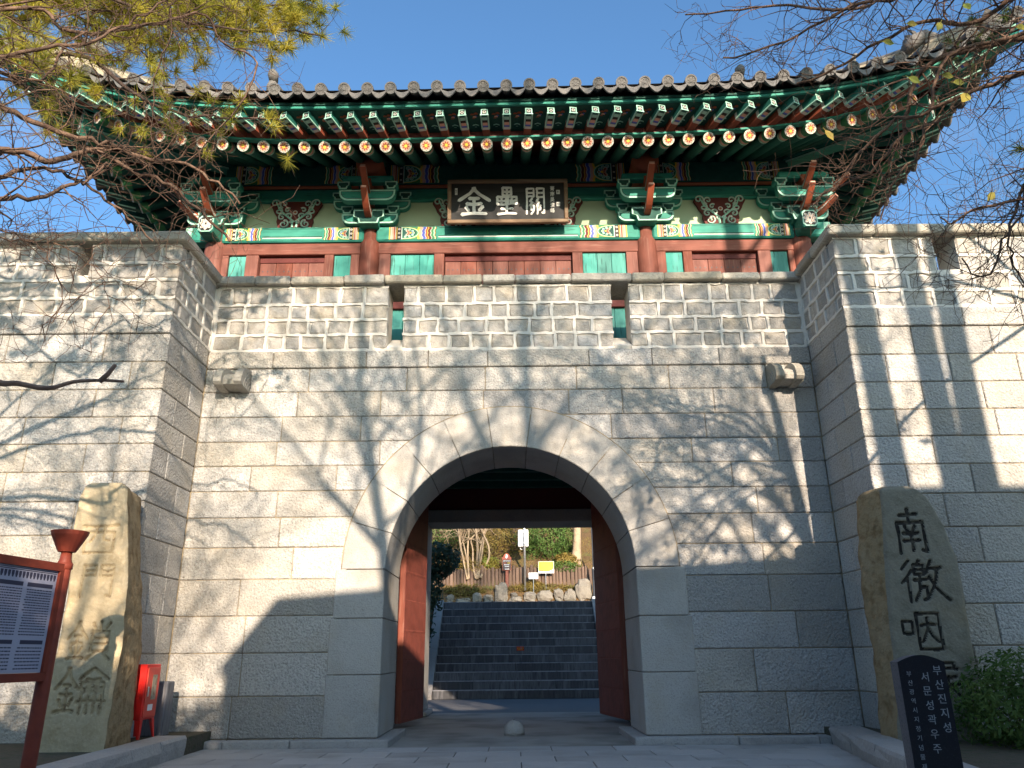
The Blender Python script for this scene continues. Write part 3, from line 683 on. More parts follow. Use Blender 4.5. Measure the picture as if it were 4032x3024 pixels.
# side walls of the pavilion (seen obliquely)
for s_ in (-1, 1):
    q = MB(); q.cbox(s_*5.78, s_*5.92, 13.85, BACK-.2, 8.9, 9.23, .02); build('side_beam', q, 'teal_h', PV)
    for k in range(12):
        q = MB(); q.cbox(s_*5.80, s_*5.86, 13.85+k*.385, 13.85+k*.385+.38, 6.0, 8.88, .005); build('plank', q, 'wood_red', PV, fix=False)
# wall plate zone: plaster panels, ledger beams, thin red moulding, upper painted beam, purlin
for i, (a, b_) in enumerate(BAYS):
    q = MB(); q.cbox(a+.02, b_-.02, PY-.02, PY+.06, 9.24, 9.86, .004); build('plaster_panel', q, 'panelgreen', PV)
    q = MB(); q.cbox(a+.3, b_-.3, PY-.10, PY+.1, 9.862, 9.93, .01); build('ledger', q, 'teal_h', PV)
    q = MB(); q.cbox(a+.02, b_-.02, PY-.06, PY+.1, 9.933, 10.155, .01); build('ledger', q, 'teal_h', PV)
    q = MB(); q.tube([(a+.3, PY-.10, 10.19), (b_-.3, PY-.10, 10.19)], .034, 8); build('red_moulding', q, 'orange', PV)
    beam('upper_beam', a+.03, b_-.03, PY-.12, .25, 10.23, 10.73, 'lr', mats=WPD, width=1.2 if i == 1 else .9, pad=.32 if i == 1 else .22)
for s_ in (-1, 1):
    q = MB(); q.cbox(s_*5.75, s_*5.95, 13.8, BACK, 9.3, 10.73, .02); build('side_beam', q, 'teal_d', PV)
q = MB(); q.tube([(-6.6, PY, 10.84), (6.6, PY, 10.84)], .12, 12); build('purlin', q, 'teal_d', PV, smooth=True)
for s_ in (-1, 1):
    q = MB(); q.tube([(s_*5.85, 13.0, 10.84), (s_*5.85, 19.4, 10.84)], .12, 12); build('purlin', q, 'teal_d', PV, smooth=True)
q = MB(); q.box(-5.7, 5.7, 13.9, BACK, 10.9, 10.98); build('loft_floor', q, 'dkred', PV)

# brackets on the column heads
def arm(mb_, xc, half, yf, dep, z0, z1):
    """boat shaped bracket arm: mint border, green field, dark line"""
    def shape(k):
        h = z1-z0; r_ = h*.72; p = [(-half+k, z1-k), (-half+k, z0+r_)]
        for i in range(1, 6): a = math.pi+math.pi/2*i/5; p.append((-half+k+(r_-k*.6)+(r_-k*.6)*math.cos(a), z0+k+(r_-k)+(r_-k)*math.sin(a)))
        return p+[(-x, z) for x, z in reversed(p)]
    o = [(xc+x, z) for x, z in shape(0)]; mb_.prism(o, 'y', yf, yf+dep, TE, MI)
    for k, c, d in ((.035, BK, .0015), (.045, TE, .003)): mb_.poly([(xc+x, yf-d, z) for x, z in shape(k)], c)
def soro(mb_, xc, yf, dep, z0, w_=.24, h=.17):
    def sh(k): return [(-w_/2*.62+k, z0+k), (-w_/2*.72+k, z0+h*.4), (-w_/2+k, z0+h*.5), (-w_/2+k, z0+h-k), (w_/2-k, z0+h-k), (w_/2-k, z0+h*.5), (w_/2*.72-k, z0+h*.4), (w_/2*.62-k, z0+k)]
    mb_.prism([(xc+x, z) for x, z in sh(0)], 'y', yf, yf+dep, TE, MI)
    for k, c, d in ((.028, BK, .0015), (.036, TD, .003)): mb_.poly([(xc+x, yf-d, z) for x, z in sh(k)], c)
def tongue(mb_, xc, y0, z0, y1, z1, up, w_=.13, side=None):
    """forward curling bracket tip in the YZ plane"""
    pts = []; n_ = 10
    for i in range(n_+1):
        t = i/n_; pts.append((y0+(y1-y0)*t, z0+(z1-z0)*t - up*math.sin(math.pi*t)*.9))
    th = [.17*(1-.75*(i/n_)**1.5) for i in range(n_+1)]
    poly = [(p[0], p[1]+th[i]/2) for i, p in enumerate(pts)] + [(p[0], p[1]-th[i]/2) for i, p in reversed(list(enumerate(pts)))]
    mb_.prism(poly, 'x', xc-w_/2, xc+w_/2, OR)
    m2 = [(p[0], p[1]+th[i]/2+.001) for i, p in enumerate(pts)]
    for s_ in (-1, 1):   # pale scroll line on both cheeks
        for i in range(n_):
            mb_.add([(xc+s_*(w_/2+.002), pts[i][0], pts[i][1]-.3*th[i]), (xc+s_*(w_/2+.002), pts[i+1][0], pts[i+1][1]-.3*th[i+1]), (xc+s_*(w_/2+.002), pts[i+1][0], pts[i+1][1]+.1*th[i+1]), (xc+s_*(w_/2+.002), pts[i][0], pts[i][1]+.1*th[i])], [(0, 1, 2, 3)], WH if i > 2 else PK)
    # salmon cap of the tip, coloured as lit
    p, q = pts[-1], pts[-2]; mb_.box(xc-w_*.42, xc+w_*.42, p[0]-.02, p[0]+.10, p[1]-.015, p[1]+.022, PK)
def bracket(x, corner=0):
    m_ = MB(); soro(m_, x, 13.26, .36, 9.17, .60, .30); build('capital_block', m_, WP, PV, fix=False)
    m_ = MB(); arm(m_, x, .56, 13.38, .16, 9.235, 9.45); build('bracket_arm', m_, WP, PV, fix=False)
    m_ = MB(); arm(m_, x, .78, 13.50, .12, 9.62, 9.84); build('bracket_arm', m_, WP, PV, fix=False)
    m_ = MB(); arm(m_, x, .55, 13.0, .16, 9.52, 9.76); build('bracket_arm', m_, WP, PV, fix=False)
    for dx, yf, z in ((-.46, 13.36, 9.452), (.46, 13.36, 9.452), (-.68, 13.47, 9.842), (.68, 13.47, 9.842), (-.47, 12.97, 9.762), (.47, 12.97, 9.762)):
        m_ = MB(); soro(m_, x+dx, yf, .2, z); build('bearing_block', m_, WP, PV, fix=False)
    m_ = MB(); m_.cbox(x-.50, x+.50, 12.98, 13.15, 9.935, 10.08, .02, mi=TE); build('bracket_beam', m_, WP, PV, fix=False)
    m_ = MB(); tongue(m_, x, 13.5, 9.40, 12.66, 9.60, .13, .12); build('bracket_tongue', m_, WP, PV)
    m_ = MB(); tongue(m_, x, 13.5, 9.74, 12.46, 9.93, .11, .12); build('bracket_tongue', m_, WP, PV)
    m_ = MB(); m_.cbox(x-.07, x+.07, 12.95, 13.55, 9.80, 10.0, .015, mi=OR); build('bracket_tongue', m_, WP, PV)
    m_ = MB(); m_.tube([(x, 13.75, 10.42), (x, 13.05, 10.42), (x, 12.98, 10.42)], [.27, .27, .235], 20, mi=OR); (abs(x) < 5) and build('beam_head', m_, WP, PV, smooth=True)
for x in COLX: bracket(x)
# corner column: beam heads that cross and stick out, with a flower emblem
def emblem(mb_, cx, y, cz, w_, h):
    def ro(k):
        a, b_, c = w_/2-k, h/2-k, min(w_, h)*.18
        return [(cx-a+c, y, cz-b_), (cx+a-c, y, cz-b_), (cx+a, y, cz-b_+c), (cx+a, y, cz+b_-c), (cx+a-c, y, cz+b_), (cx-a+c, y, cz+b_), (cx-a, y, cz+b_-c), (cx-a, y, cz-b_+c)]
    for k, c, d in ((.0, MI, .001), (.022, BK, .0025)): mb_.poly([(p[0], y-d, p[2]) for p in ro(k)], c)
    for lay, n_, rr, ln in ((0, 8, .30, .42), (1, 6, .16, .24)):
        for i in range(n_):
            a = 2*math.pi*(i+.5*lay)/n_; ca, sa = math.cos(a), math.sin(a); L_ = h*ln; wd = h*.10; r0 = h*.05
            mb_.poly([(cx+ca*r0, y-.004-lay*.0012, cz+sa*r0), (cx+ca*(r0+L_)*.6-sa*wd, y-.004-lay*.0012, cz+sa*(r0+L_)*.6+ca*wd), (cx+ca*L_, y-.004-lay*.0012, cz+sa*L_), (cx+ca*(r0+L_)*.6+sa*wd, y-.004-lay*.0012, cz+sa*(r0+L_)*.6-ca*wd)], WH)
            q = .55; mb_.poly([(cx+ca*L_*.35, y-.005-lay*.0012, cz+sa*L_*.35), (cx+ca*L_*.6-sa*wd*q, y-.005-lay*.0012, cz+sa*L_*.6+ca*wd*q), (cx+ca*L_*.75, y-.005-lay*.0012, cz+sa*L_*.75), (cx+ca*L_*.6+sa*wd*q, y-.005-lay*.0012, cz+sa*L_*.6-ca*wd*q)], PK)
for s_ in (-1, 1):
    x = s_*5.87
    m_ = MB(); m_.cbox(x-.15, x+.15, 13.05, 13.5, 8.88, 9.24, .03, mi=TE); emblem(m_, x, 13.049, 9.06, .29, .35); build('beam_end', m_, WP, PV, fix=False)
    m_ = MB(); m_.cbox(s_*5.98, s_*6.45, 13.45, 13.75, 8.90, 9.23, .03, mi=TE)
    a_, b_ = sorted((s_*6.30, s_*6.42)); m_.add([(a_, 13.448, 8.93), (b_, 13.448, 8.93), (b_, 13.448, 9.2), (a_, 13.448, 9.2)], [(0, 1, 2, 3)], MI); build('beam_end', m_, WP, PV, fix=False)
    # diagonal bracket tongues at the corner
    for z, L_ in ((9.35, .85), (9.70, 1.15)):
        m_ = MB(); tongue(m_, 0, 0, z, -L_, z+.20, .12, .14)
        Rm = Matrix.Translation((s_*5.85, PY, 0)) @ Matrix.Rotation(s_*math.pi/4, 4, 'Z'); m_.v = [tuple(Rm @ Vector(p)) for p in m_.v]; build('bracket_tongue', m_, WP, PV)
# carved scroll panels
def spiral(cx, cz, r0, turns, a0, dirn, n_=14): return [(cx+r0*(1-.85*i/n_)*math.cos(a0+dirn*turns*2*math.pi*i/n_), cz+r0*(1-.85*i/n_)*math.sin(a0+dirn*turns*2*math.pi*i/n_)) for i in range(n_+1)]
def hwaban(xc):
    m_ = MB(); z0, z1 = 9.25, 9.92
    top = [(-.46, z1), (-.53, z1-.12), (-.47, z1-.22), (-.44, z1-.30), (-.36, z1-.42), (-.37, z1-.52), (-.33, z0)]
    m_.prism([(xc+x, z) for x, z in top] + [(xc-x, z) for x, z in reversed(top)], 'y', 13.56, 13.62, DR)
    for s_ in (-1, 1):
        for (cx, cz, r_, tn, a0, d) in ((.42, 9.82, .10, 1.2, 3.6, -1), (.24, 9.80, .09, 1.2, 5.0, 1), (.34, 9.64, .09, 1.1, 1.5, 1), (.16, 9.66, .06, 1.0, 2.5, -1), (.27, 9.50, .08, 1.2, 2.2, -1), (.12, 9.52, .07, 1.1, .5, 1), (.22, 9.34, .10, 1.3, 2.0, 1), (.06, 9.38, .05, 1.0, 3.0, -1)):
            pts = [(xc+s_*x, 13.552, z) for x, z in spiral(cx, cz, r_, tn, a0, d)]
            m_.tube(pts, [.020*(1-.4*i/14) for i in range(15)], 5, MI)
            m_.tube([(p[0], p[1]-.014, p[2]) for p in pts[:11]], .009, 4, WH)
        m_.tube([(xc+s_*.04, 13.55, 9.26), (xc+s_*.05, 13.55, 9.42), (xc+s_*.20, 13.55, 9.55), (xc+s_*.33, 13.55, 9.68), (xc+s_*.40, 13.55, 9.86)], [.024, .022, .02, .018, .015], 5, MI)
        m_.disc((xc+s_*.20, 13.548, 9.42), .03, 8, WH)
    m_.disc((xc, 13.545, 9.60), .05, 10, WH); m_.disc((xc, 13.543, 9.60), .028, 10, OR)
    build('carved_scroll_panel', m_, WP, PV, fix=False)
for x in (-4.31, 4.31, -1.0, 1.0): hwaban(x)

# --- eaves
XE = 8.95
def Ef(t): a = abs(t); return Vector((XE*t, 10.9-.50*a**4, 10.44+.96*a**5.0))
def Es(t): a = abs(t); return Vector((8.38+.57*a**3.4, 16.165+5.745*t, 10.44+.96*a**3.2))
def eave_pts(fn, inset, drop):
    """rafter end curve: moved in from the tile edge"""
    def g(t):
        p = fn(t); a = abs(t)
        if fn is Ef: return Vector((p.x*(1-inset/XE*.95), p.y+inset, p.z-drop-.10*a**3))
        return Vector((p.x-inset, 16.165+(p.y-16.165)*(1-inset/5.745*.95), p.z-drop-.10*a**3))
    return g
def mirror(g, s_):
    def f(t): p = g(t); return Vector((s_*p.x, p.y, p.z+.016*s_*p.x))     # the eave hangs a little lower at its left end
    return f
FLe = eave_pts(Ef, .28, .30); RNe = eave_pts(Ef, .86, .56)
FLs = eave_pts(Es, .28, .30); RNs = eave_pts(Es, .86, .56)
rafter_flower = None
def flower_face(mb_, n_=9):
    """unit flower on a disc facing -y, radius 1"""
    def D(r_, c, k, n2=18, cx=0, cz=0): mb_.poly([(cx+r_*math.cos(2*math.pi*i/n2), -.02*k, cz+r_*math.sin(2*math.pi*i/n2)) for i in range(n2)], c)
    D(1., WH, 0.5); D(.93, GL, 1)
    for i in range(8):
        a = 2*math.pi*i/8; D(.30, WH, 1.5, 9, .66*math.cos(a), .66*math.sin(a)); D(.06, BK, 2.2, 5, .82*math.cos(a+.39), .82*math.sin(a+.39))
    for i in range(8):
        a = 2*math.pi*i/8; D(.27, PK, 2, 8, .58*math.cos(a), .58*math.sin(a)); D(.15, OR, 2.5, 7, .52*math.cos(a), .52*math.sin(a)); D(.13, OR, 2.5, 7, .36*math.cos(a), .36*math.sin(a))
    D(.27, YE, 3)
rnd_rafters = []; WPR = list(WP); WPR[TE] = 'rafter_teal_shaded'; WPR[OR] = 'rafter_orange_shaded'; WPR[WR] = 'rafter_orange_shaded'
def round_rafter(pe, pi, r_=.105, plain=False):
    d = (pe-pi).normalized(); L_ = (pe-pi).length
    m_ = MB(); m_.tube([(0, 0, 0), (0, .012, 0), (0, .17, 0), (0, .18, 0), (0, .27, 0), (0, .28, 0), (0, .34, 0), (0, L_, 0)], [r_*.96, r_, r_, r_, r_, r_, r_, r_*.97], 16, mis=[WH, GL, WH, PK, BK, MI, TE, TE] if not plain else [WH, GL, TD, TD, TD, TD, TD, TD])
    me = m_.mesh('rafter', WPR, True); o = bpy.data.objects.new('rafter', me); COL.objects.link(o); o.parent = PV
    q = (-d).to_track_quat('Y', 'Z'); o.rotation_mode = 'QUATERNION'; o.rotation_quaternion = q; o.location = pe-Vector((0, 13.65, 6.0)); 
    e = rnd_rafters[0].copy() if rnd_rafters else None
    if e is None:
        f = MB(); flower_face(f); e = bpy.data.objects.new('rafter_end_flower', f.mesh('rafter_end_flower', WP))
    COL.objects.link(e); e.parent = o; e.scale = (r_, .05, r_); e.location = (0, -.002, 0); e.rotation_euler = (0, rnd(len(rnd_rafters)).uniform(0, 1), 0)
    rnd_rafters.append(e)
fly_meshes = []
def fly_rafter(pe, pi, w_=.125, h=.14, plain=False):
    d = (pe-pi); L_ = d.length; d.normalize()
    if True:
        m_ = MB()
        for (a, b_, c) in ((0, L_, TD),) if plain else ((0, .30, TE), (.30, .36, WH), (.36, .42, OR), (.42, L_, WR)):
            m_.box(-w_/2, w_/2, a, b_, -h/2, h/2, c)
        for sx in (-1, 1): m_.box(sx*w_/2-.012, sx*w_/2+.012, -.004, .34, -h/2-.004, -h/2+.018, MI)
        m_.poly([(-w_/2, -.002, -h/2), (w_/2, -.002, -h/2), (w_/2, -.002, h/2), (-w_/2, -.002, h/2)], MI)
        m_.poly([(-w_*.34, -.0035, -h*.36), (w_*.34, -.0035, -h*.36), (w_*.34, -.0035, h*.36), (-w_*.34, -.0035, h*.36)], BK)
        for i in range(6): a = i*math.pi/3; m_.poly([(.024*math.cos(a)+.011*math.cos(j*math.pi/3), -.005, .024*math.sin(a)+.011*math.sin(j*math.pi/3)) for j in range(6)], WH)
        for zz in (() if plain else (-h/2-.003,)):     # painted underside: pattern bands
            for a, b_, c in ((.05, .12, MI), (.12, .18, BK), (.18, .25, PK), (.25, .29, BL)): m_.poly([(-w_*.36, a, zz), (-w_*.36, b_, zz), (w_*.36, b_, zz), (w_*.36, a, zz)], c)
        me = m_.mesh('flying_rafter', WPR)
    o = bpy.data.objects.new('flying_rafter', me); COL.objects.link(o); o.parent = PV
    o.rotation_mode = 'QUATERNION'; o.rotation_quaternion = (-d).to_track_quat('Y', 'Z'); o.location = pe-Vector((0, 13.65, 6.0))
def ribbon_board(name, g, t0, t1, off, wy, hz_, m, n_=36, outward=None):
    """board following a curve; off = offset vector, section wy deep by hz_ high"""
    m_ = MB(); rows = []
    for i in range(n_+1):
        t = t0+(t1-t0)*i/n_; p = g(t)+off; tn = (g(min(t+.01, 1))-g(max(t-.01, -1))); nn = Vector((tn.y, -tn.x, 0)).normalized()
        if nn.dot(Vector((p.x, p.y-16.2, 0))) < 0: nn = -nn
        rows.append([p+nn*wy/2+Vector((0, 0, -hz_/2)), p+nn*wy/2+Vector((0, 0, hz_/2)), p-nn*wy/2+Vector((0, 0, hz_/2)), p-nn*wy/2+Vector((0, 0, -hz_/2))])
    k = 0
    for r_ in rows: m_.v += [tuple(q) for q in r_]
    for i in range(n_):
        for j in range(4): m_.f.append((i*4+j, i*4+(j+1) % 4, (i+1)*4+(j+1) % 4, (i+1)*4+j)); m_.m.append(0)
    m_.f += [(0, 1, 2, 3), (n_*4+3, n_*4+2, n_*4+1, n_*4)]; m_.m += [0, 0]
    build(name, m_, m, PV)
def strip_surface(name, ga, gb, n_, m, thick=0.):
    m_ = MB(); A = [ga(-1+2*i/n_) for i in range(n_+1)]; B = [gb(-1+2*i/n_) for i in range(n_+1)]
    m_.v = [tuple(p) for p in A]+[tuple(p) for p in B]
    for i in range(n_): m_.f.append((i, i+1, n_+2+i, n_+1+i)); m_.m.append(0)
    build(name, m_, m, PV)
INNER_Z = 11.06
def inner_front(t):
    x = XE*t; return Vector((max(-5.7, min(5.7, x*.95)), 14.1, INNER_Z+.12))
def inner_side(t):
    y = 16.165+5.745*t; return Vector((5.4, max(13.9, min(18.4, 16.165+(y-16.165)*.8)), INNER_Z+.12))
# front + both sides + back
sides = [(Ef, FLe, RNe, inner_front, 1, 'f')] + [(Es, FLs, RNs, inner_side, 1, 's'), (Es, FLs, RNs, inner_side, -1, 's')]
for (E_, F_, N_, I_, s_, kind) in sides:
    e, f_, r_, in_ = [mirror(g, s_) for g in (E_, F_, N_, I_)]
    half = XE if kind == 'f' else 5.745
    up = lambda g, dz: (lambda t: g(t)+Vector((0, 0, dz)))
    strip_surface('soffit_board', up(r_, .125), up(in_, .12), 24, 'dkred')
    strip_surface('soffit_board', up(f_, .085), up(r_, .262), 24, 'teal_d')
    ribbon_board('eave_board', r_, -1, 1, Vector((0, 0, .155)), .07, .07, 'dkred')
    ribbon_board('eave_board', r_, -1, 1, Vector((0, 0, .118)), .11, .035, 'teal_h')
    ribbon_board('eave_board', r_, -1, 1, Vector((0, 0, .228)), .03, .075, 'dkred')
    ribbon_board('eave_board', f_, -1, 1, Vector((0, 0, .115)), .10, .05, 'teal_h')
    ribbon_board('eave_board', f_, -1, 1, Vector((0, 0, .165)), .16, .05, 'teal_d')
    # rafters
    k = int(half/.405); Lt = half-.55
    for j in range(-k, k+1):
        u = j*.405
        if kind == 's' and u > 5.0: continue
        t = u/half
        pe = r_(t*(half-1.0)/half*1.0 if abs(u) > half*.6 else t)
        # keep uniform spacing in the straight part, fan towards the corners
        x_end = r_(t).copy()
        if abs(t) > .93: continue
        ax = abs(t)
        if kind == 'f': xi = x_end.x if abs(x_end.x) < 4.9 else math.copysign(4.9+(abs(x_end.x)-4.9)*.30, x_end.x); pi = Vector((xi, 14.15, INNER_Z+.02))
        else:
            yi = x_end.y
            if yi < 14.6: yi = 14.6-(14.6-yi)*.3
            if yi > 17.7: yi = 17.7+(yi-17.7)*.3
            pi = Vector((s_*5.35, yi, INNER_Z+.02))
        round_rafter(x_end, pi, plain=kind == 's')
    # flying rafters: two out of the fan per round one in step
    for j in range(-k, k+1):
        u = (j+.0)*.405; t = u/half
        if abs(t) > .955: continue
        a = f_(t); b_ = r_(t)+Vector((0, 0, .20)); dd = (a-b_); 
        fl = a-dd.normalized()*.02; fly_rafter(fl, b_-dd*.12, plain=kind == 's')
# small painted clouds on the soffit between the flying rafters
for j in range(-14, 14):
    x = (j+.5)*.405; t = x/XE; a = mirror(FLe, 1)(t); b_ = mirror(RNe, 1)(t)+Vector((0, 0, .2)); m_ = MB()
    def Q(u, v): p = a.lerp(b_, v); return (p.x+u, p.y, p.z+.075)
    for (u, v, r_, c, d) in ((-.04, .28, .035, OR, 0), (.03, .25, .04, OR, 0), (.0, .38, .035, PK, .002), (-.02, .45, .03, OR, 0), (.03, .33, .02, BL, .003), (0, .78, .07, MI, 0), (0, .8, .055, TD, .002), (0, .82, .03, MI, .004)):
        m_.poly([(Q(u, v)[0]+r_*math.cos(i*math.pi/4), Q(u, v)[1]+r_*1.3*math.sin(i*math.pi/4), Q(u, v)[2]-d-r_*1.3*math.sin(i*math.pi/4)*-.13) for i in range(8)], c)
    build('painted_cloud', m_, WP, PV, fix=False, kind='stuff')

# hip rafters
for s_ in (-1, 1):
    p0 = Vector((s_*5.3, 14.2, 10.95)); p1 = Vector((s_*7.68, 11.70, 10.42+.08*s_)); p2 = Vector((s_*8.86, 10.54, 11.06+.1*s_))
    def diag(name, a, b_, w_, h0, h1, m, cap=False, z_up=0):
        d = (b_-a); n_ = Vector((d.y, -d.x, 0)).normalized()*w_/2; m_ = MB()
        V = [a+n_-Vector((0, 0, h0/2)), a-n_-Vector((0, 0, h0/2)), a-n_+Vector((0, 0, h0/2)), a+n_+Vector((0, 0, h0/2)), b_+n_-Vector((0, 0, h1/2)), b_-n_-Vector((0, 0, h1/2)), b_-n_+Vector((0, 0, h1/2)), b_+n_+Vector((0, 0, h1/2))]
        m_.add(V, [(0, 1, 2, 3), (4, 7, 6, 5), (0, 4, 5, 1), (1, 5, 6, 2), (2, 6, 7, 3), (3, 7, 4, 0)], TE)
        for sg in (-1, 1):
            o_ = n_.normalized()*(w_/2+.003)*sg
            for q0, q1, c in ((-.5, -.38, MI), (.36, .46, MI), (-.36, -.33, BK)):
                m_.add([a+o_+Vector((0, 0, q0*h0)), b_+o_+Vector((0, 0, q0*h1)), b_+o_+Vector((0, 0, q1*h1)), a+o_+Vector((0, 0, q1*h0))], [(0, 1, 2, 3)], c)
        build(name, m_, WP, PV, fix=False)
    diag('hip_rafter', p0, p1, .24, .34, .36, WP)
    diag('hip_rafter', Vector((s_*6.7, 12.75, 10.93)), p2, .20, .22, .26, WP)
    # hexagonal emblem end
    dirn = (p1-p0); dirn.z = 0; dirn.normalize(); sd = Vector((-dirn.y, dirn.x, 0))
    def H(k): return [(-.12+k, -.0), (-.12+k, .17), (0, .28-k*1.3), (.12-k, .17), (.12-k, -.17), (0, -.28+k*1.3), (-.12+k, -.17)]
    m_ = MB(); base = p1+dirn*.02
    hexo = H(0); n_ = len(hexo)
    m_.v = [tuple(base+sd*x+Vector((0, 0, z))+dirn*.10) for x, z in hexo]+[tuple(base+sd*x+Vector((0, 0, z))-dirn*.02) for x, z in hexo]
    m_.f = [tuple(range(n_)), tuple(reversed(range(n_, 2*n_)))]+[(i, (i+1) % n_, n_+(i+1) % n_, n_+i) for i in range(n_)]; m_.m = [MI]+[TE]*(n_+1)
    m_.add([base+sd*x+Vector((0, 0, z))+dirn*.102 for x, z in H(.025)], [tuple(range(7))], BK)
    for i in range(12):
        a = 2*math.pi*i/12; r1 = .085 if i % 2 else .07; ca, sa = math.cos(a)*r1, math.sin(a)*.17
        P3 = lambda u, v, e: base+sd*u+Vector((0, 0, v))+dirn*(.104+e)
        m_.add([P3(ca*.15, sa*.15, 0), P3(ca*.7-sa*.12, sa*.7+ca*.25, 0), P3(ca*1.1, sa*1.1, 0), P3(ca*.7+sa*.12, sa*.7-ca*.25, 0)], [(0, 1, 2, 3)], WH)
    build('hip_rafter_end', m_, WP, PV, fix=False)

# --- roof surface and tiles
RIDGE_Z, RIDGE_X = 13.9, 5.2
def roof_z(t): return t
rf = MB()
def slope_pt(E_, I3, v): p = E_.lerp(I3, v); p.z -= .42*math.sin(math.pi*v); return p
n_ = 24; m_ = MB()
for (g, top) in ((mirror(Ef, 1), lambda t: Vector((RIDGE_X*t, 16.16, RIDGE_Z))), (mirror(Es, 1), lambda t: Vector((RIDGE_X+.0, 16.16+1.2*t, RIDGE_Z-1.2))), (mirror(Es, -1), lambda t: Vector((-RIDGE_X, 16.16+1.2*t, RIDGE_Z-1.2))), (lambda t: Vector((Ef(t).x, 32.33-Ef(t).y, Ef(t).z)), lambda t: Vector((RIDGE_X*t, 16.17, RIDGE_Z)))):
    k = len(m_.v); nv = 8
    for i in range(n_+1):
        t = -1+2*i/n_
        for j in range(nv+1): p = slope_pt(g(t), top(t), j/nv); m_.v.append((p.x, p.y, p.z-.03))
    for i in range(n_):
        for j in range(nv): a = k+i*(nv+1)+j; m_.f.append((a, a+nv+1, a+nv+2, a+1)); m_.m.append(0)
nv = 8     # close the hip between front and side slopes
for s_ in (-1, 1):
    k = len(m_.v); f = mirror(Ef, 1)(s_)
    for j in range(nv+1):
        a = slope_pt(f, Vector((RIDGE_X*s_, 16.16, RIDGE_Z)), j/nv); b_ = slope_pt(mirror(Es, s_)(-1), Vector((s_*RIDGE_X, 14.96, RIDGE_Z-1.2)), j/nv); m_.v += [(a.x, a.y, a.z-.03), (b_.x, b_.y, b_.z-.03)]
    for j in range(nv): m_.f.append((k+2*j, k+2*j+1, k+2*j+3, k+2*j+2)); m_.m.append(0)
roof = build('roof', m_, 'tile', PV, smooth=True)
m_ = MB(); m_.box(-RIDGE_X-.3, RIDGE_X+.3, 16.0, 16.33, RIDGE_Z-.2, RIDGE_Z+.45); build('main_ridge', m_, 'plaster_ridge', roof)
# convex tiles with round faces and hanging concave tiles
def tile_disc(mb_, r_):
    prof = [(0, 0), (.10*r_, -.004), (.28*r_, -.006), (.30*r_, 0), (.72*r_, 0), (.75*r_, -.010), (r_, -.012), (r_, .03)]
    n2 = 16; k = len(mb_.v); rows = prof[1:]
    mb_.v.append((0, prof[0][1]-.006, 0))
    for rr, yy in rows: mb_.v += [(rr*math.cos(2*math.pi*i/n2), yy, rr*math.sin(2*math.pi*i/n2)) for i in range(n2)]
    for i in range(n2): mb_.f.append((k, k+1+i, k+1+(i+1) % n2)); mb_.m.append(0)
    for q in range(len(rows)-1):
        for i in range(n2): a = k+1+q*n2; mb_.f.append((a+i, a+(i+1) % n2, a+n2+(i+1) % n2, a+n2+i)); mb_.m.append(0)
    for i in range(6):
        a = i*math.pi/3; cx, cz = .5*r_*math.cos(a), .5*r_*math.sin(a)
        mb_.add([(cx+.11*r_*math.cos(j*math.pi/2), -.001, cz+.11*r_*math.sin(j*math.pi/2)) for j in range(4)]+[(cx, -.009, cz)], [(j, (j+1) % 4, 4) for j in range(4)], 0)
TR = .105; base_tile = MB(); tile_disc(base_tile, TR)
SEG = 10; rgt = rnd(8)
def half_tube(mb_, pts, r_, n2=8, lap=.34):
    """row of overlapping convex tiles up the slope: slight taper on each"""
    d0 = (pts[1]-pts[0]).normalized(); up_ = Vector((0, 0, 1)); side = d0.cross(up_).normalized()
    total = sum((pts[i+1]-pts[i]).length for i in range(len(pts)-1)); cnt = max(1, int(total/lap)); 
    def at(s):
        s = min(max(s, 0), total)
        for i in range(len(pts)-1):
            l = (pts[i+1]-pts[i]).length
            if s <= l or i == len(pts)-2: return pts[i].lerp(pts[i+1], min(s/l, 1))
            s -= l
    for c in range(cnt):
        a, b_ = at(c*lap), at((c+1)*lap-.004); k = len(mb_.v); nrm = side.cross((b_-a).normalized()).normalized()
        if nrm.z < 0: nrm = -nrm
        for p, rr in ((a, r_), (b_, r_*.90)):
            mb_.v += [tuple(p+side*rr*math.cos(math.pi*2*i/n2)+nrm*rr*math.sin(math.pi*2*i/n2)) for i in range(n2)]
        for i in range(n2): mb_.f.append((k+i, k+(i+1) % n2, k+n2+(i+1) % n2, k+n2+i)); mb_.m.append(0)
def crescent(mb_, a, b_, inward, sag=.06, th=.10):
    """hanging face of a concave tile between two convex ones, plus its trough"""
    n2 = 8; d = (b_-a); out = -inward; k = len(mb_.v)
    def row(off, dz0, dep): return [tuple(a+d*(i/n2)+out*off+Vector((0, 0, -dz0-dep*math.sin(math.pi*i/n2)))) for i in range(n2+1)]
    mb_.v += row(.0, .030, sag) + row(.008, .045, sag+th) + row(-.025, .060, sag+th) + row(-.50, -.10, sag)
    q = n2+1
    for i in range(n2):
        mb_.f += [(k+i, k+i+1, k+q+i+1, k+q+i), (k+q+i, k+q+i+1, k+2*q+i+1, k+2*q+i), (k+2*q+i, k+2*q+i+1, k+3*q+i+1, k+3*q+i), (k+i+1, k+i, k+3*q+i, k+3*q+i+1)]; mb_.m += [0]*4
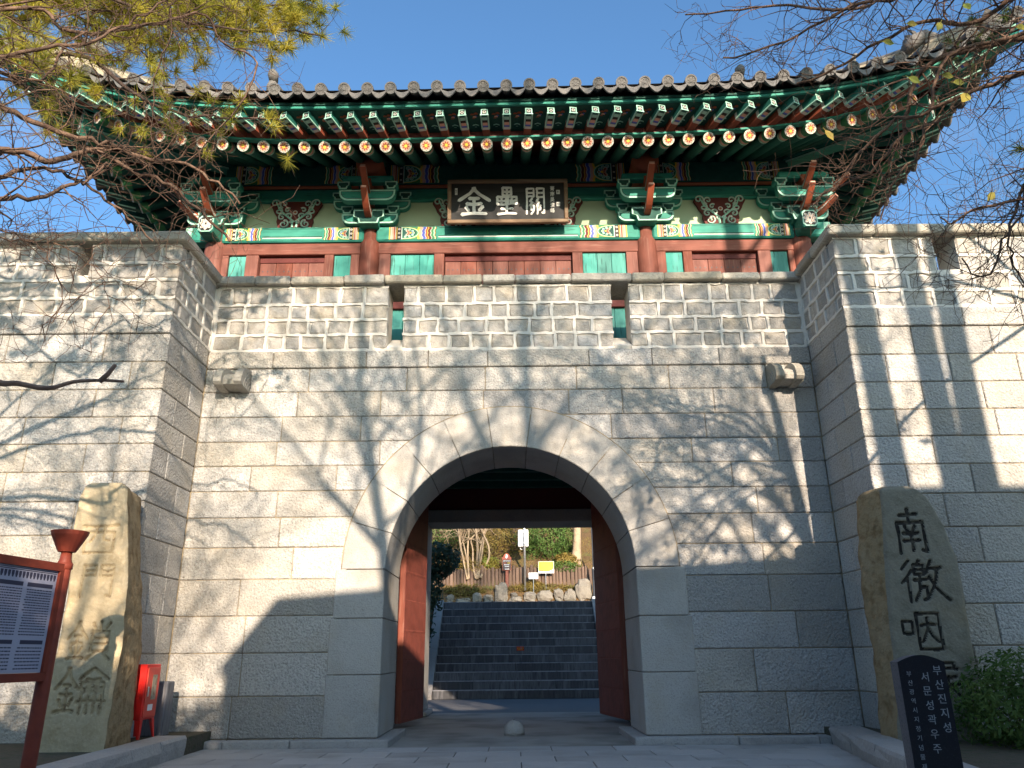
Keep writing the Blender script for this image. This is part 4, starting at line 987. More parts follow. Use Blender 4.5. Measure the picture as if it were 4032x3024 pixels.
for (g0, s_, kind) in ((Ef, 1, 'f'), (Es, 1, 's'), (Es, -1, 's')):
    g = mirror(g0, s_); half = XE if kind == 'f' else 5.745
    top = (lambda t: Vector((RIDGE_X*t*.0+XE*t, 16.16, RIDGE_Z))) if kind == 'f' else (lambda t, s_=s_: Vector((s_*RIDGE_X, 16.165+5.745*t, RIDGE_Z-1.2)))
    k = int(half/.402); ts = [j*.402/half for j in range(-k, k+1)]
    for j, t in enumerate(ts):
        p = g(t); jit = rgt.uniform(-.008, .008)
        inward = Vector((0, 1, 0)) if kind == 'f' else Vector((-s_, 0, 0))
        vmax = 1.0
        if kind == 'f' and abs(p.x) > RIDGE_X: vmax = max(.05, 1-(abs(p.x)-RIDGE_X)/(XE-RIDGE_X))
        if kind == 's' and abs(t) > .25: vmax = max(.05, 1-(abs(t)-.25)/.75)
        pts = []
        for q in range(7):
            v = vmax*q/6
            if kind == 'f': e = Vector((p.x, 16.16, RIDGE_Z))
            else: e = Vector((s_*RIDGE_X, p.y, RIDGE_Z-1.2))
            w_ = p.lerp(e, v); w_.z += -.42*math.sin(math.pi*v)+.01+ (0 if kind == 'f' else 0); pts.append(w_)
        slope = (pts[1]-pts[0]).normalized()
        m_ = MB(); half_tube(m_, pts, TR*.97); build('convex_tile_row', m_, 'tile', roof, smooth=True, fix=False)
        f = MB(); f.v = list(base_tile.v); f.f = list(base_tile.f); f.m = list(base_tile.m)
        Rm = Matrix.Translation(pts[0]-slope*.01+Vector((0, 0, jit))) @ ((slope*1.0).to_track_quat('Y', 'Z').to_matrix().to_4x4()); f.v = [tuple(Rm @ Vector(q)) for q in f.v]
        build('eave_tile_face', f, 'tile', roof, fix=False)
        if j < len(ts)-1:
            a, b_ = g(t), g(ts[j+1]); dd = (b_-a).normalized()*TR*.55
            m_ = MB(); crescent(m_, a+dd, b_-dd, (inward+Vector((0, 0, .45))).normalized()*1.0); build('concave_eave_tile', m_, 'tile', roof, fix=False)
# hip ridges, descending ridges and their ornaments
for s_ in (-1, 1):
    def ridge(name, A, m, wd, ht):
        m_ = MB(); rows = []
        for i, p in enumerate(A):
            d = (A[min(i+1, len(A)-1)]-A[max(i-1, 0)]); nn = Vector((d.y, -d.x, 0)).normalized()*wd/2
            rows.append([p+nn, p+nn*.85+Vector((0, 0, ht)), p-nn*.85+Vector((0, 0, ht)), p-nn])
        for r_ in rows: m_.v += [tuple(q) for q in r_]
        k = len(rows)
        for i in range(k-1):
            for j in range(4): m_.f.append((i*4+j, i*4+(j+1) % 4, (i+1)*4+(j+1) % 4, (i+1)*4+j)); m_.m.append(0)
        m_.f += [(0, 1, 2, 3), (4*k-1, 4*k-2, 4*k-3, 4*k-4)]; m_.m += [0, 0]
        o = build(name, m_, m, roof)
        m_ = MB(); m_.tube([p+Vector((0, 0, ht+.03)) for p in A], .09, 10); build('ridge_cap_tile', m_, 'tile', roof, smooth=True)
        return o
    hipA = [Vector((s_*(8.3-3.2*v), 10.8+2.9*v*1.0, 11.12+.1*s_+.10*v+ .85*v*v)) for v in [i/8 for i in range(9)]]
    ridge('hip_ridge', hipA, 'plaster_ridge', .26, .34)
    desc = [Vector((s_*4.72, 12.62+3.4*v, 11.45+2.3*v)) for v in [0, .3, .6, 1]]
    ridge('descending_ridge', desc, 'plaster_ridge', .26, .36)
    m_ = MB()     # seated figure on the end of the descending ridge
    m_.tube([(s_*4.72, 12.66, 11.80), (s_*4.72, 12.62, 11.95), (s_*4.70, 12.58, 12.06)], [.13, .12, .07], 8)
    m_.tube([(s_*4.70, 12.62, 12.03), (s_*4.69, 12.50, 12.16), (s_*4.69, 12.42, 12.17)], [.085, .11, .06], 8)
    m_.tube([(s_*4.72, 12.72, 11.95), (s_*4.72, 12.82, 12.12)], [.05, .02], 5); build('ridge_figure', m_, 'tile', roof, smooth=True)
    # dragon head at the hip
    c = Vector((0, 0, 0)); m_ = MB()
    m_.tube([c+Vector((s_*-.35, .1, -.1)), c+Vector((s_*-.12, 0, .1)), c+Vector((s_*.15, -.1, .18)), c+Vector((s_*.42, -.2, .10))], [.16, .22, .2, .08], 8)
    m_.tube([c+Vector((s_*0, 0, .2)), c+Vector((s_*-.08, 0, .42)), c+Vector((s_*-.22, 0, .52))], [.09, .06, .02], 6)
    m_.tube([c+Vector((s_*.2, -.1, .25)), c+Vector((s_*.25, -.1, .42))], [.06, .02], 6)
    m_.tube([c+Vector((s_*.1, -.1, -.02)), c+Vector((s_*.34, -.2, -.08))], [.09, .04], 6); m_.v = [tuple(Vector((s_*7.6, 11.3, 11.62))+Vector(q)*.66) for q in m_.v]; build('dragon_head_tile', m_, 'tile', roof, smooth=True)
    for k in range(3):    # small guardian figures along the hip ridge
        v = .25+.22*k; p = Vector((s_*(8.3-3.2*v), 10.8+2.9*v, 11.12+.1*s_+.10*v+.85*v*v+.46)); m_ = MB()
        m_.tube([p, p+Vector((0, -.02, .13)), p+Vector((s_*.03, -.04, .2))], [.07, .06, .035], 7); m_.tube([p+Vector((s_*.01, -.04, .20)), p+Vector((s_*.08, -.06, .23))], [.05, .03], 6); build('ridge_figure', m_, 'tile', roof, smooth=True)
    # upright mask tile closing the ridge end
    c = hipA[0]; m_ = MB(); m_.prism([(-.17, -.05), (.17, -.05), (.19, .28), (.10, .46), (-.10, .46), (-.19, .28)], 'y', -.03, .03)
    Rm = Matrix.Translation(c+Vector((0, 0, .02))) @ Matrix.Rotation(s_*math.pi/4, 4, 'Z'); m_.v = [tuple(Rm @ Vector(p)) for p in m_.v]; build('mask_tile', m_, 'tile', roof)

# ------------------------------------------------------------ brush strokes of the large characters
def _box(x0, x1, y0, y1, lines=()): return [[(x0, y1), (x0, y0)], [(x0, y1), (x1, y1), (x1, y0)], [(x0, y0), (x1, y0)]]+[[(x0, y), (x1, y)] for y in lines]
def _tian(x0, x1, y0, y1): return _box(x0, x1, y0, y1, ((y0+y1)/2,))+[[((x0+x1)/2, y1), ((x0+x1)/2, y0)]]
def _gate(b=0.): return [[(.06, .97), (.05, 0)], [(.06, .97), (.42, .98), (.42, .66)], [(.06, .82), (.42, .82)], [(.06, .66), (.42, .66)], [(.58, .98), (.58, .66)], [(.58, .98), (.95, .98), (.96, .03), (.84, .06)], [(.58, .82), (.95, .82)], [(.58, .66), (.95, .66)]]
_jin = [[(.52, 1.), (.36, .80), (.0, .54)], [(.46, .99), (.66, .78), (1.02, .53)], [(.34, .62), (.66, .62)], [(.26, .42), (.74, .43)], [(.50, .62), (.50, .06)], [(.24, .30), (.33, .17)], [(.78, .32), (.67, .17)], [(.10, .03), (.90, .05)]]
def _sq(st, x0, x1, y0=0., y1=1.): return [[(x0+(x1-x0)*x, y0+(y1-y0)*y) for x, y in s_] for s_ in st]
STROKES = {'金': _jin,
 '壘': _tian(.28, .72, .73, 1.)+_tian(.0, .46, .40, .66)+_tian(.54, 1., .40, .66)+[[(.20, .22), (.80, .23)], [(.5, .34), (.5, .05)], [(.02, .02), (.98, .04)]],
 '關': _gate()+[[(.34, .60), (.22, .49), (.36, .45), (.20, .33), (.42, .33)], [(.66, .60), (.56, .49), (.72, .45), (.58, .33), (.80, .33)], [(.28, .27), (.28, .16), (.44, .16)], [(.44, .30), (.42, .13), (.28, .0)], [(.60, .30), (.60, .0)], [(.60, .16), (.76, .16), (.76, .27)]],
 '南': [[(.24, .86), (.76, .89)], [(.50, 1.), (.49, .70)], [(.12, .68), (.10, .0)], [(.12, .68), (.90, .71), (.91, .03), (.78, .07)], [(.36, .60), (.42, .50)], [(.64, .60), (.58, .50)], [(.28, .45), (.72, .46)], [(.26, .28), (.74, .29)], [(.50, .46), (.50, .06)]],
 '徼': [[(.22, 1.), (.04, .80)], [(.26, .76), (.0, .46)], [(.15, .58), (.14, .0)], [(.46, 1.), (.40, .92)]]+_box(.33, .55, .68, .90, (.79,))+[[(.44, .64), (.46, .58)], [(.30, .53), (.60, .55)], [(.42, .53), (.40, .28), (.26, .03)], [(.42, .36), (.57, .36), (.54, .08), (.46, .05)], [(.74, 1.), (.60, .70)], [(.66, .82), (.96, .84)], [(.86, .82), (.78, .45), (.54, .06)], [(.66, .60), (.80, .30), (1.05, .03)]],
 '咽': _box(.0, .25, .45, .75)+_box(.38, .98, .04, .95)+[[(.48, .64), (.88, .66)], [(.67, .84), (.65, .55), (.47, .22)], [(.67, .56), (.75, .38), (.90, .22)]],
 '喉': _box(.0, .2, .42, .72)+[[(.42, 1.), (.26, .70)], [(.35, .78), (.35, 0)], [(.5, .92), (.9, .93), (.9, .78)], [(.46, .76), (1., .78)], [(.58, .72), (.48, .56)], [(.54, .58), (.92, .59)], [(.44, .38), (1., .40)], [(.72, .58), (.70, .36), (.46, .02)], [(.72, .38), (1.02, .02)]],
 '西': [[(.04, .92), (.96, .95)], [(.40, .92), (.36, .62), (.26, .42)], [(.60, .92), (.60, .48), (.76, .46)]]+_box(.12, .88, .07, .72),
 '門': _gate(),
 '鎖': _sq(_jin, 0, .44)+[[(.72, 1.), (.72, .78)], [(.54, .95), (.60, .82)], [(.92, .97), (.84, .82)]]+_box(.54, .92, .22, .74, (.57, .40))+[[(.64, .20), (.48, .0)], [(.82, .20), (1., .0)]],
 '鑰': _sq(_jin, 0, .44)+[[(.72, 1.), (.46, .76)], [(.72, 1.), (1.02, .76)], [(.60, .76), (.86, .77)]]+_box(.50, .62, .56, .68)+_box(.66, .78, .56, .68)+_box(.82, .94, .56, .68)+[[(.52, .48), (.52, .0)], [(.52, .48), (.94, .48), (.94, .0)], [(.66, .48), (.66, .02)], [(.80, .48), (.80, .02)], [(.46, .25), (1., .26)]]}
def char_strokes(ch, cx, cz, wd, ht, wt):
    """smoothed stroke centre lines with brush widths, in metres"""
    out = []; rg = rnd(ord(ch))
    for st_ in STROKES[ch]:
        P = [(cx+(x-.5)*wd, cz+(y-.5)*ht) for x, y in st_]; Q = []
        for i in range(len(P)-1):
            for k in range(5): Q.append((P[i][0]+(P[i+1][0]-P[i][0])*k/5, P[i][1]+(P[i+1][1]-P[i][1])*k/5))
        Q.append(P[-1]); bow = rg.uniform(-.03, .03)*ht
        n_ = len(Q); W = [wt*ht*(1.12-.25*math.sin(math.pi*min(1, i/(n_-1)*1.0))+rg.uniform(-.05, .05))*(1 if i < n_-1 else .8) for i in range(n_)]
        if len(st_) == 2: Q = [(x, z+bow*math.sin(math.pi*i/(n_-1))) for i, (x, z) in enumerate(Q)] if abs(P[0][0]-P[1][0]) > abs(P[0][1]-P[1][1]) else [(x+bow*.6*math.sin(math.pi*i/(n_-1)), z) for i, (x, z) in enumerate(Q)]
        out.append((Q, W))
    return out

# ------------------------------------------------------------ name board
SB = thing('name_board', 'black name board with three large white characters hung under the eaves', 'signboard', (0.0, 13.22, 9.10))
TL = R(-8)
def sbuild(name, m_, mats, par=SB, fix=True):
    Rm = Matrix.Rotation(R(7), 4, 'X'); o_ = Vector((0, 0, 0)) if par is SB else par.location
    m_.v = [tuple(Rm @ Vector(p) - o_) for p in m_.v]; return build(name, m_, mats, par, local=True, fix=fix)
W2, H2 = 1.19, .93
m_ = MB(); m_.box(-W2+.05, W2-.05, .0, .03, .05, H2-.05); brd = sbuild('board', m_, 'sign_black')
for (x0, x1, z0, z1) in ((-W2, W2, 0, .075), (-W2, W2, H2-.075, H2), (-W2, -W2+.075, .078, H2-.078), (W2-.075, W2, .078, H2-.078)):
    m_ = MB(); m_.cbox(x0, x1, -.05, .05, z0, z1, .012); sbuild('frame', m_, 'sign_frame')
def glyph(ch, cx, cz, wd, ht, bold, par, mats, y=-.002, th=.010, name='character', seed=0, wob=.0):
    v_, f_ = text_geo(ch, 1., bold); 
    x0, x1 = min(v.x for v in v_), max(v.x for v in v_); y0, y1 = min(v.y for v in v_), max(v.y for v in v_)
    sx, sz = wd/(x1-x0), ht/(y1-y0); m_ = MB(); P = [(cx+v.x*sx, cz+v.y*sz) for v in v_]
    if wob: P = [(x+wob*mnoise.noise(Vector((x*9, z*9, seed))), z+wob*mnoise.noise(Vector((x*9, z*9, seed+5)))) for x, z in P]
    n2 = len(P); m_.add([(x, y-th, z) for x, z in P], f_); 
    # sides
    from collections import Counter
    ec = Counter(); 
    for f in f_:
        for i in range(len(f)): ec[tuple(sorted((f[i], f[(i+1) % len(f)])))] += 1
    m_.v += [(x, y+.004, z) for x, z in P]
    for f in f_:
        for i in range(len(f)):
            a, b_ = f[i], f[(i+1) % len(f)]
            if ec[tuple(sorted((a, b_)))] == 1: m_.f.append((b_, a, a+n2, b_+n2)); m_.m.append(0)
    return m_
def stroke_glyph(ch, cx, cz, wd, ht, wt):
    m_ = MB()
    for si, (pts, w_) in enumerate(char_strokes(ch, cx, cz, wd, ht, wt)):
        y = -.012-.0004*si; n_ = len(pts); Lp = []; Rp = []
        for i in range(n_):
            a_, b_ = pts[max(i-1, 0)], pts[min(i+1, n_-1)]; dx, dz = b_[0]-a_[0], b_[1]-a_[1]; l = math.hypot(dx, dz) or 1
            Lp.append((pts[i][0]-dz/l*w_[i]/2, pts[i][1]+dx/l*w_[i]/2)); Rp.append((pts[i][0]+dz/l*w_[i]/2, pts[i][1]-dx/l*w_[i]/2))
        def cap(p, q, w__): l = math.hypot(p[0]-q[0], p[1]-q[1]) or 1; return (p[0]+(p[0]-q[0])/l*w__*.4, p[1]+(p[1]-q[1])/l*w__*.4)
        out = [cap(pts[0], pts[1], w_[0])]+Lp+[cap(pts[-1], pts[-2], w_[-1])]+list(reversed(Rp))
        k = len(m_.v); m_.v += [(x, y, z) for x, z in out]+[(x, .002, z) for x, z in out]; n2 = len(out); q = n_
        # quads along the stroke
        for i in range(n_-1): m_.f.append((k+1+i, k+2+i, k+n2-2-i, k+n2-1-i)); m_.m.append(0)
        m_.f += [(k, k+1, k+n2-1), (k+n_, k+n_+1, k+n_+2)]; m_.m += [0, 0]
        for i in range(n2): j = (i+1) % n2; m_.f.append((k+i, k+j, k+n2+j, k+n2+i)); m_.m.append(0)
    return m_
for ch, cx, wd, ht in (('金', -.665, .60, .58), ('壘', -.015, .38, .58), ('關', .545, .38, .56)):
    sbuild('character', stroke_glyph(ch, cx, .47, wd, ht, .12 if ch == '金' else .085 if ch == '壘' else .070), 'sign_white', brd)
for i, ch in enumerate('菁南吳濟峰'): sbuild('small_character', glyph(ch, .885, .74-i*.118, .085, .10, .01, SB, None, th=.005), 'sign_white', brd, fix=False)
for cx, cz, w_, h_ in ((1.0, .66, .07, .085), (1.0, .40, .07, .085), (-1.02, .69, .05, .14)):
    m_ = MB(); m_.box(cx-w_/2, cx+w_/2, -.008, .004, cz-h_/2, cz+h_/2); m_.box(cx-w_*.25, cx-w_*.12, -.010, -.0081, cz-h_*.3, cz+h_*.3, 1); m_.box(cx+w_*.05, cx+w_*.3, -.010, -.0081, cz-h_*.1, cz, 1); m_.box(cx-w_*.3, cx+w_*.3, -.0105, -.0082, cz+h_*.15, cz+h_*.22, 1); sbuild('seal_mark', m_, ['sign_white', 'sign_black'], brd)

# ------------------------------------------------------------ gate doors
def door(label, hx, hy, fx, fy):
    """leaf from the hinge (hx,hy) to the free edge (fx,fy)"""
    d = Vector((fx-hx, fy-hy, 0)); L_ = d.length; ang = math.atan2(d.y, d.x)
    t = thing('iron_clad_door', label, 'gate door', (hx, hy, 0), ang, group='leaves of the gate door')
    m_ = MB(); m_.cbox(0, L_, -.05, .05, .0, 4.6, .01); build('leaf', m_, 'wood_red', t, local=True)
    rg = rnd(int(abs(hx)*100)); zs = [0.02, .5, 1.02, 1.52, 2.04, 2.55, 3.06, 3.6, 4.1, 4.58]
    for sd in (-1, 1):
        for i in range(len(zs)-1):
            m_ = MB(); yo = sd*.051; y2 = sd*(.056+.003*(i % 2)); m_.cbox(.01, L_-.01, min(yo, y2), max(yo, y2), zs[i]-.012, zs[i+1]-.003, .002)
            for k in range(int(L_/.085)): m_.tube([(.05+k*.085, y2, zs[i]+.02), (.05+k*.085, y2+sd*.007, zs[i]+.02)], [.010, .006], 5)
            build('iron_plate', m_, 'door_iron', t, local=True, fix=False)
    return t
door('left leaf of the rusty red gate door, swung open inside the arch', -1.98, 14.42, -1.74, 15.75)
door('right leaf of the rusty red gate door, swung open inside the arch', 2.04, 14.75, 1.76, 16.35)

# dome stopper on the passage floor
t = thing('door_stop_stone', 'small pale dome shaped stone set in the floor at the middle of the arch', 'stone', (.03, 13.4, GZ))
m_ = MB(); prof = [(.165, 0), (.168, .05), (.155, .12), (.125, .17), (.08, .205), (.03, .22), (.008, .221)]
m_.tube([(0, 0, z) for r_, z in prof], [r_ for r_, z in prof], 20); build('dome', m_, 'kerb', t, smooth=True, local=True)
m_ = MB(); m_.tube([(0, -.02, .215), (0, -.02, .228)], .012, 8); build('pin_hole', m_, 'black', t, local=True)

# ------------------------------------------------------------ stairs
st = thing('stone_staircase', 'broad dark stone staircase of twelve steps behind the gate', 'staircase', (.15, 24.1, GZ))
rg = rnd(55); RISE, TREAD = (2.83-GZ)/12, .3
for i in range(12):
    z0, z1 = GZ+i*RISE, GZ+(i+1)*RISE; x = -2.36; y0 = 24.1+i*TREAD
    while x < 2.7:
        e = min(x+rg.uniform(.7, 1.35), 2.72)
        if 2.72-e < .4: e = 2.72
        m_ = MB(); yj = rg.uniform(-.006, .006); m_.cbox(x+.003, e-.003, y0+yj, y0+TREAD+.12, z0, z1-.022, .008, .002, rg)
        build('step_stone', m_, 'step', st, fix=False)
        m_ = MB(); m_.cbox(x+.003, e-.003, y0+yj-.004, y0+TREAD+.02, z1-.0215, z1+rg.uniform(-.002, .002), .006); build('step_nosing', m_, 'step_edge', st, fix=False); x = e
for s_, xa, xb in ((-1, -2.66, -2.37), (1, 2.73, 3.02)):
    for k in range(4):
        a, b_ = 24.0+k*.88, 24.0+(k+1)*.88
        za = lambda y: GZ+.10+(y-24.1)/3.6*2.93
        m_ = MB(); m_.prism([(a+.004, GZ-.1), (b_-.004, GZ-.1), (b_-.004, za(b_)+.12), (a+.004, za(a)+.12)], 'x', xa, xb); build('stair_cheek_stone', m_, 'kerb', st)
mb = MB(); mb.prism([(27.6, 2.5), (27.6, 2.83), (46.1, 3.90), (46.1, 2.5)], 'x', -6, 6); build('upper_path', mb, 'asphalt', kind='structure')
t = thing('warning_sticker', 'small red sticker with yellow lettering on the middle of the dark stairs', 'sticker', (.23, 24.1+5*TREAD-.014, 1.225))
m_ = MB(); m_.box(-.115, .115, -.002, .004, 0, .125); build('sheet', m_, 'red_metal', t, local=True)
for i in range(4):
    x = -.078+i*.052; m_ = MB()
    for bx in ((-.018, .018, .085, .093), (-.018, -.010, .055, .085), (.006, .014, .052, .085), (-.018, .018, .050, .057)): m_.box(x+bx[0], x+bx[1], -.005, -.003, bx[2], bx[3])
    build('print_mark', m_, 'yellow' if i != 2 else 'white', t, local=True, fix=False)
m_ = MB(); m_.box(-.08, .08, -.004, -.0021, .02, .032); build('lettering', m_, 'yellow', t, local=True)

_before = set(COL.objects)
# ------------------------------------------------------------ boulders at the top of the stairs
def rock(name, c, r_, seed, m, label=None, cat=None, group=None, parent=None, n_=9, rough=.35):
    m_ = MB(); rings = 7; V = []
    for i in range(rings+1):
        ph = math.pi*i/rings
        for j in range(n_):
            th = 2*math.pi*j/n_; d = Vector((math.sin(ph)*math.cos(th), math.sin(ph)*math.sin(th), math.cos(ph)))
            q = Vector([math.copysign(abs(x)**.7, x) for x in d]); k = 1+rough*mnoise.noise(d*1.7+Vector((seed*3.1, seed, 0)))+rough*.4*mnoise.noise(d*4+Vector((seed, 0, 2)))
            V.append((c[0]+q.x*r_[0]*k, c[1]+q.y*r_[1]*k, c[2]+q.z*r_[2]*k))
    F = [(i*n_+j, i*n_+(j+1) % n_, (i+1)*n_+(j+1) % n_, (i+1)*n_+j) for i in range(rings) for j in range(n_)]
    m_.add(V, F); return build(name, m_, m, parent, label=label, cat=cat, group=group)
XX = lambda x: -.612+(x-645)*.004873
ZZ = lambda v: 2.82+(690-v)*.00473
stones = [(285, 352, 625, 682, 'low tan boulder at the left end of the rock row above the stairs'), (290, 350, 672, 694, 'flat small boulder in front of the left end of the rock row'), (355, 475, 650, 694, 'wide flat boulder left of the upright blocky stones'),
 (480, 552, 615, 692, 'pale blocky boulder third from the left in the rock row'), (556, 636, 625, 692, 'dark pitted boulder just left of the tall pointed stone'), (640, 742, 550, 692, 'tall pointed grey boulder near the middle of the rock row'),
 (750, 806, 610, 645, 'small tan stone lying on the row right of the pointed stone'), (748, 842, 640, 686, 'grey boulder just right of the tall pointed stone'), (848, 940, 612, 682, 'round grey boulder in front of the two small signs'),
 (945, 1062, 600, 680, 'broad dark boulder below the yellow sign'), (1066, 1142, 590, 676, 'narrow dark boulder right of the broad dark one'), (1145, 1232, 598, 676, 'dark boulder beside the big tan boulder'), (1226, 1345, 528, 676, 'big tan boulder at the right end of the rock row by the lamp post')]
for i, (a, b_, v0, v1, lb) in enumerate(stones):
    x0, x1, z1, z0 = XX(a), XX(b_), ZZ(v0), ZZ(v1)
    rock('boulder', ((x0+x1)/2, 28.05+(.1 if i in (0, 6) else 0) - (.12 if i == 1 else 0), (z0+z1)/2-.02), ((x1-x0)/2*.98, .2, (z1-z0)/2*1.06), i+3, 'boulder', lb, 'boulder', 'boulders in a row at the top of the stairs')

# log palisade
lp = thing('log_palisade', 'low retaining wall of upright brown logs on the bank behind the boulders', 'retaining wall', (.2, 28.42, 3.4))
rg = rnd(9); x = -3.4
while x < 4.2:
    r_ = rg.uniform(.05, .075); zt = 4.10+rg.uniform(-.07, .06)-(x > 1.2)*.02
    m_ = MB(); m_.tube([(x+r_, 28.47, 3.3), (x+r_, 28.47+rg.uniform(-.015, .015), zt-.02), (x+r_, 28.47, zt)], [r_, r_*.97, r_*.8], 8); build('log', m_, 'log', lp, smooth=False); x += 2*r_+rg.uniform(.002, .01)

# ------------------------------------------------------------ signs, poles and lamp behind the gate
t = thing('camera_pole', 'bright steel pole with a white equipment cabinet, standing on the bank', 'pole', (.445, 28.12, 3.3))
m_ = MB(); m_.tube([(.445, 28.12, 3.25), (.445, 28.12, 7.2)], .042, 12); build('pole', m_, 'steel', t, smooth=True)
m_ = MB(); m_.cbox(.215, .59, 28.17, 28.42, 4.79, 5.40, .02); cb = build('cabinet', m_, 'white_metal', t)
m_ = MB(); m_.prism([(.25, 5.02), (.33, 4.98), (.39, 5.05), (.37, 5.15), (.40, 5.22), (.33, 5.34), (.27, 5.30), (.28, 5.15)], 'y', 28.155, 28.169); build('map_mark', m_, 'grey_metal', cb)
m_ = MB(); m_.tube([(.28, 28.3, 4.79), (.30, 28.3, 4.72), (.36, 28.3, 4.70), (.44, 28.2, 4.74)], .012, 6); build('cable', m_, 'white_metal', cb)
for z in (4.9, 5.3): m_ = MB(); m_.tube([(.445, 28.12, z-.02), (.445, 28.12, z+.02)], .055, 12); build('clamp', m_, 'grey_metal', t)

t = thing('park_rule_sign', 'dark notice board with a rounded top and white emblem, on a brown post', 'sign', (-.2, 28.2, 3.4))
m_ = MB(); m_.cbox(-.25, -.14, 28.2, 28.29, 3.35, 4.0, .01); build('post', m_, 'wood_red', t)
x0, x1, z0, z1 = -.363, -.038, 3.96, 4.42
m_ = MB(); m_.prism([(x0, z0), (x1, z0), (x1, z1)]+[(-.2+.12*math.cos(a), 4.42+.135*math.sin(a)) for a in [math.pi*i/10 for i in range(11)]]+[(x0, z1)], 'y', 28.16, 28.2); build('frame', m_, 'orange', t)
m_ = MB(); m_.prism([(x0+.012, z0+.012), (x1-.012, z0+.012), (x1-.012, z1-.01), (x0+.012, z1-.01)], 'y', 28.155, 28.159); pn = build('panel', m_, 'sign_brown', t)
m_ = MB(); m_.prism([(-.2+.105*math.cos(a), 4.41+.12*math.sin(a)) for a in [math.pi*i/10 for i in range(11)]], 'y', 28.155, 28.159); m_.poly([(x0+.015, 28.1545, 4.33), (x1-.015, 28.1545, 4.33), (x1-.015, 28.1545, 4.41), (x0+.015, 28.1545, 4.41)]); build('panel_top', m_, 'sign_redbrown', t)
m_ = MB(); m_.box(-.225, -.195, 28.148, 28.152, 4.37, 4.52); m_.box(-.25, -.16, 28.148, 28.152, 4.41, 4.44)
m_.add([(-.20+.035*math.cos(a), 28.149, 4.475+.035*math.sin(a)) for a in [i*math.pi/4 for i in range(8)]], [tuple(range(8))]); build('emblem', m_, 'white_metal', t)
for i, (tx, z, w_, c) in enumerate((('금연·절주공원', 4.285, .25, 'white_metal'),)):
    cx = -.2; build('lettering', glyph(tx, cx, z, w_, .042, .008, None, None, y=28.153, th=.002), c, t, fix=False)

_rg = rnd(4)
for x0, x1, z, c in ((-.31, -.22, 4.21, 'orange'), (-.18, -.10, 4.21, 'sign_yellow'), (-.29, -.12, 4.15, 'white_metal'), (-.27, -.12, 4.09, 'white_metal'), (-.27, -.13, 4.0, 'white_metal')):
    m_ = MB(); x = x0
    while x < x1: m_.box(x, x+.018, 28.151, 28.153, z-.014, z+.014); x += .026
    build('print_row', m_, c, t, fix=False)

t = thing('small_white_sign', 'small blank white sign on a thin stake, beside the steel pole', 'sign', (.745, 28.05, 3.2))
m_ = MB(); m_.tube([(.745, 28.05, 3.1), (.745, 28.05, 3.66)], .010, 8); build('stake', m_, 'steel', t)
m_ = MB(); m_.cbox(.578, .911, 28.02, 28.035, 3.634, 3.851, .02); build('panel', m_, 'white_metal', t)

t = thing('yellow_notice_sign', 'yellow and white notice sign with dark lettering on a thin stake', 'sign', (1.2, 28.2, 3.3))
m_ = MB(); m_.tube([(1.19, 28.2, 3.3), (1.19, 28.2, 3.84)], .012, 8); build('stake', m_, 'steel', t)
m_ = MB(); m_.cbox(.928, 1.487, 28.165, 28.18, 3.842, 4.255, .006); build('panel', m_, 'white_metal', t)
m_ = MB(); m_.poly([(.94, 28.162, 3.92), (1.30, 28.162, 3.90), (1.475, 28.162, 3.99), (1.475, 28.162, 4.245), (.94, 28.162, 4.245)]); build('yellow_field', m_, 'sign_yellow', t)
def print_rows(rows, y, c, seed):
    """small unreadable print: rows of short marks (x0, x1, z, height)"""
    rg = rnd(seed)
    for x0, x1, z, hh in rows:
        m_ = MB(); x = x0
        while x < x1:
            w_ = hh*rg.uniform(.5, 1.0); m_.box(x, x+w_, y-.002, y, z-hh/2, z-hh*.15); m_.box(x, x+w_*.6, y-.002, y, z+hh*.05, z+hh/2); x += w_+hh*.35
        build('print_row', m_, c, t, fix=False)
print_rows(((.99, 1.40, 4.19, .045), (.97, 1.42, 4.11, .045), (1.05, 1.35, 4.03, .045)), 28.16, 'sign_brown', 5)
for x in (.99, 1.06): m_ = MB(); m_.box(x-.025, x+.025, 28.156, 28.161, 3.93, 3.975); build('pictogram', m_, 'sign_brown', t)
m_ = MB(); m_.box(1.39, 1.45, 28.156, 28.161, 3.90, 3.945); build('pictogram', m_, 'sign_brown', t)

t = thing('lamp_post', 'dark tapering lamp post by the big tan boulder at the top of the stairs', 'street lamp', (2.87, 27.8, 2.83))
m_ = MB(); m_.tube([(2.87, 27.8, 2.83), (2.87, 27.8, 3.0), (2.87, 27.8, 3.04), (2.87, 27.8, 3.9), (2.87, 27.8, 4.0), (2.87, 27.8, 6.9)], [.085, .085, .065, .058, .034, .03], 12); build('post', m_, 'dark_metal', t, smooth=True)
m_ = MB(); m_.tube([(2.87, 27.8, 3.92), (2.87, 27.8, 4.0)], .05, 12); build('collar', m_, 'steel', t)
m_ = MB(); m_.tube([(2.87, 27.8, 2.83), (2.87, 27.8, 2.9), (2.87, 27.8, 3.0)], [.12, .115, .09], 10); build('wrapped_base', m_, 'white_metal', t)
m_ = MB(); m_.tube([(2.87, 27.8, 6.9), (2.87, 27.8, 7.0), (2.87, 27.8, 7.3)], [.05, .2, .12], 12); build('lamp_head', m_, 'white_metal', t)

push_back(_before)
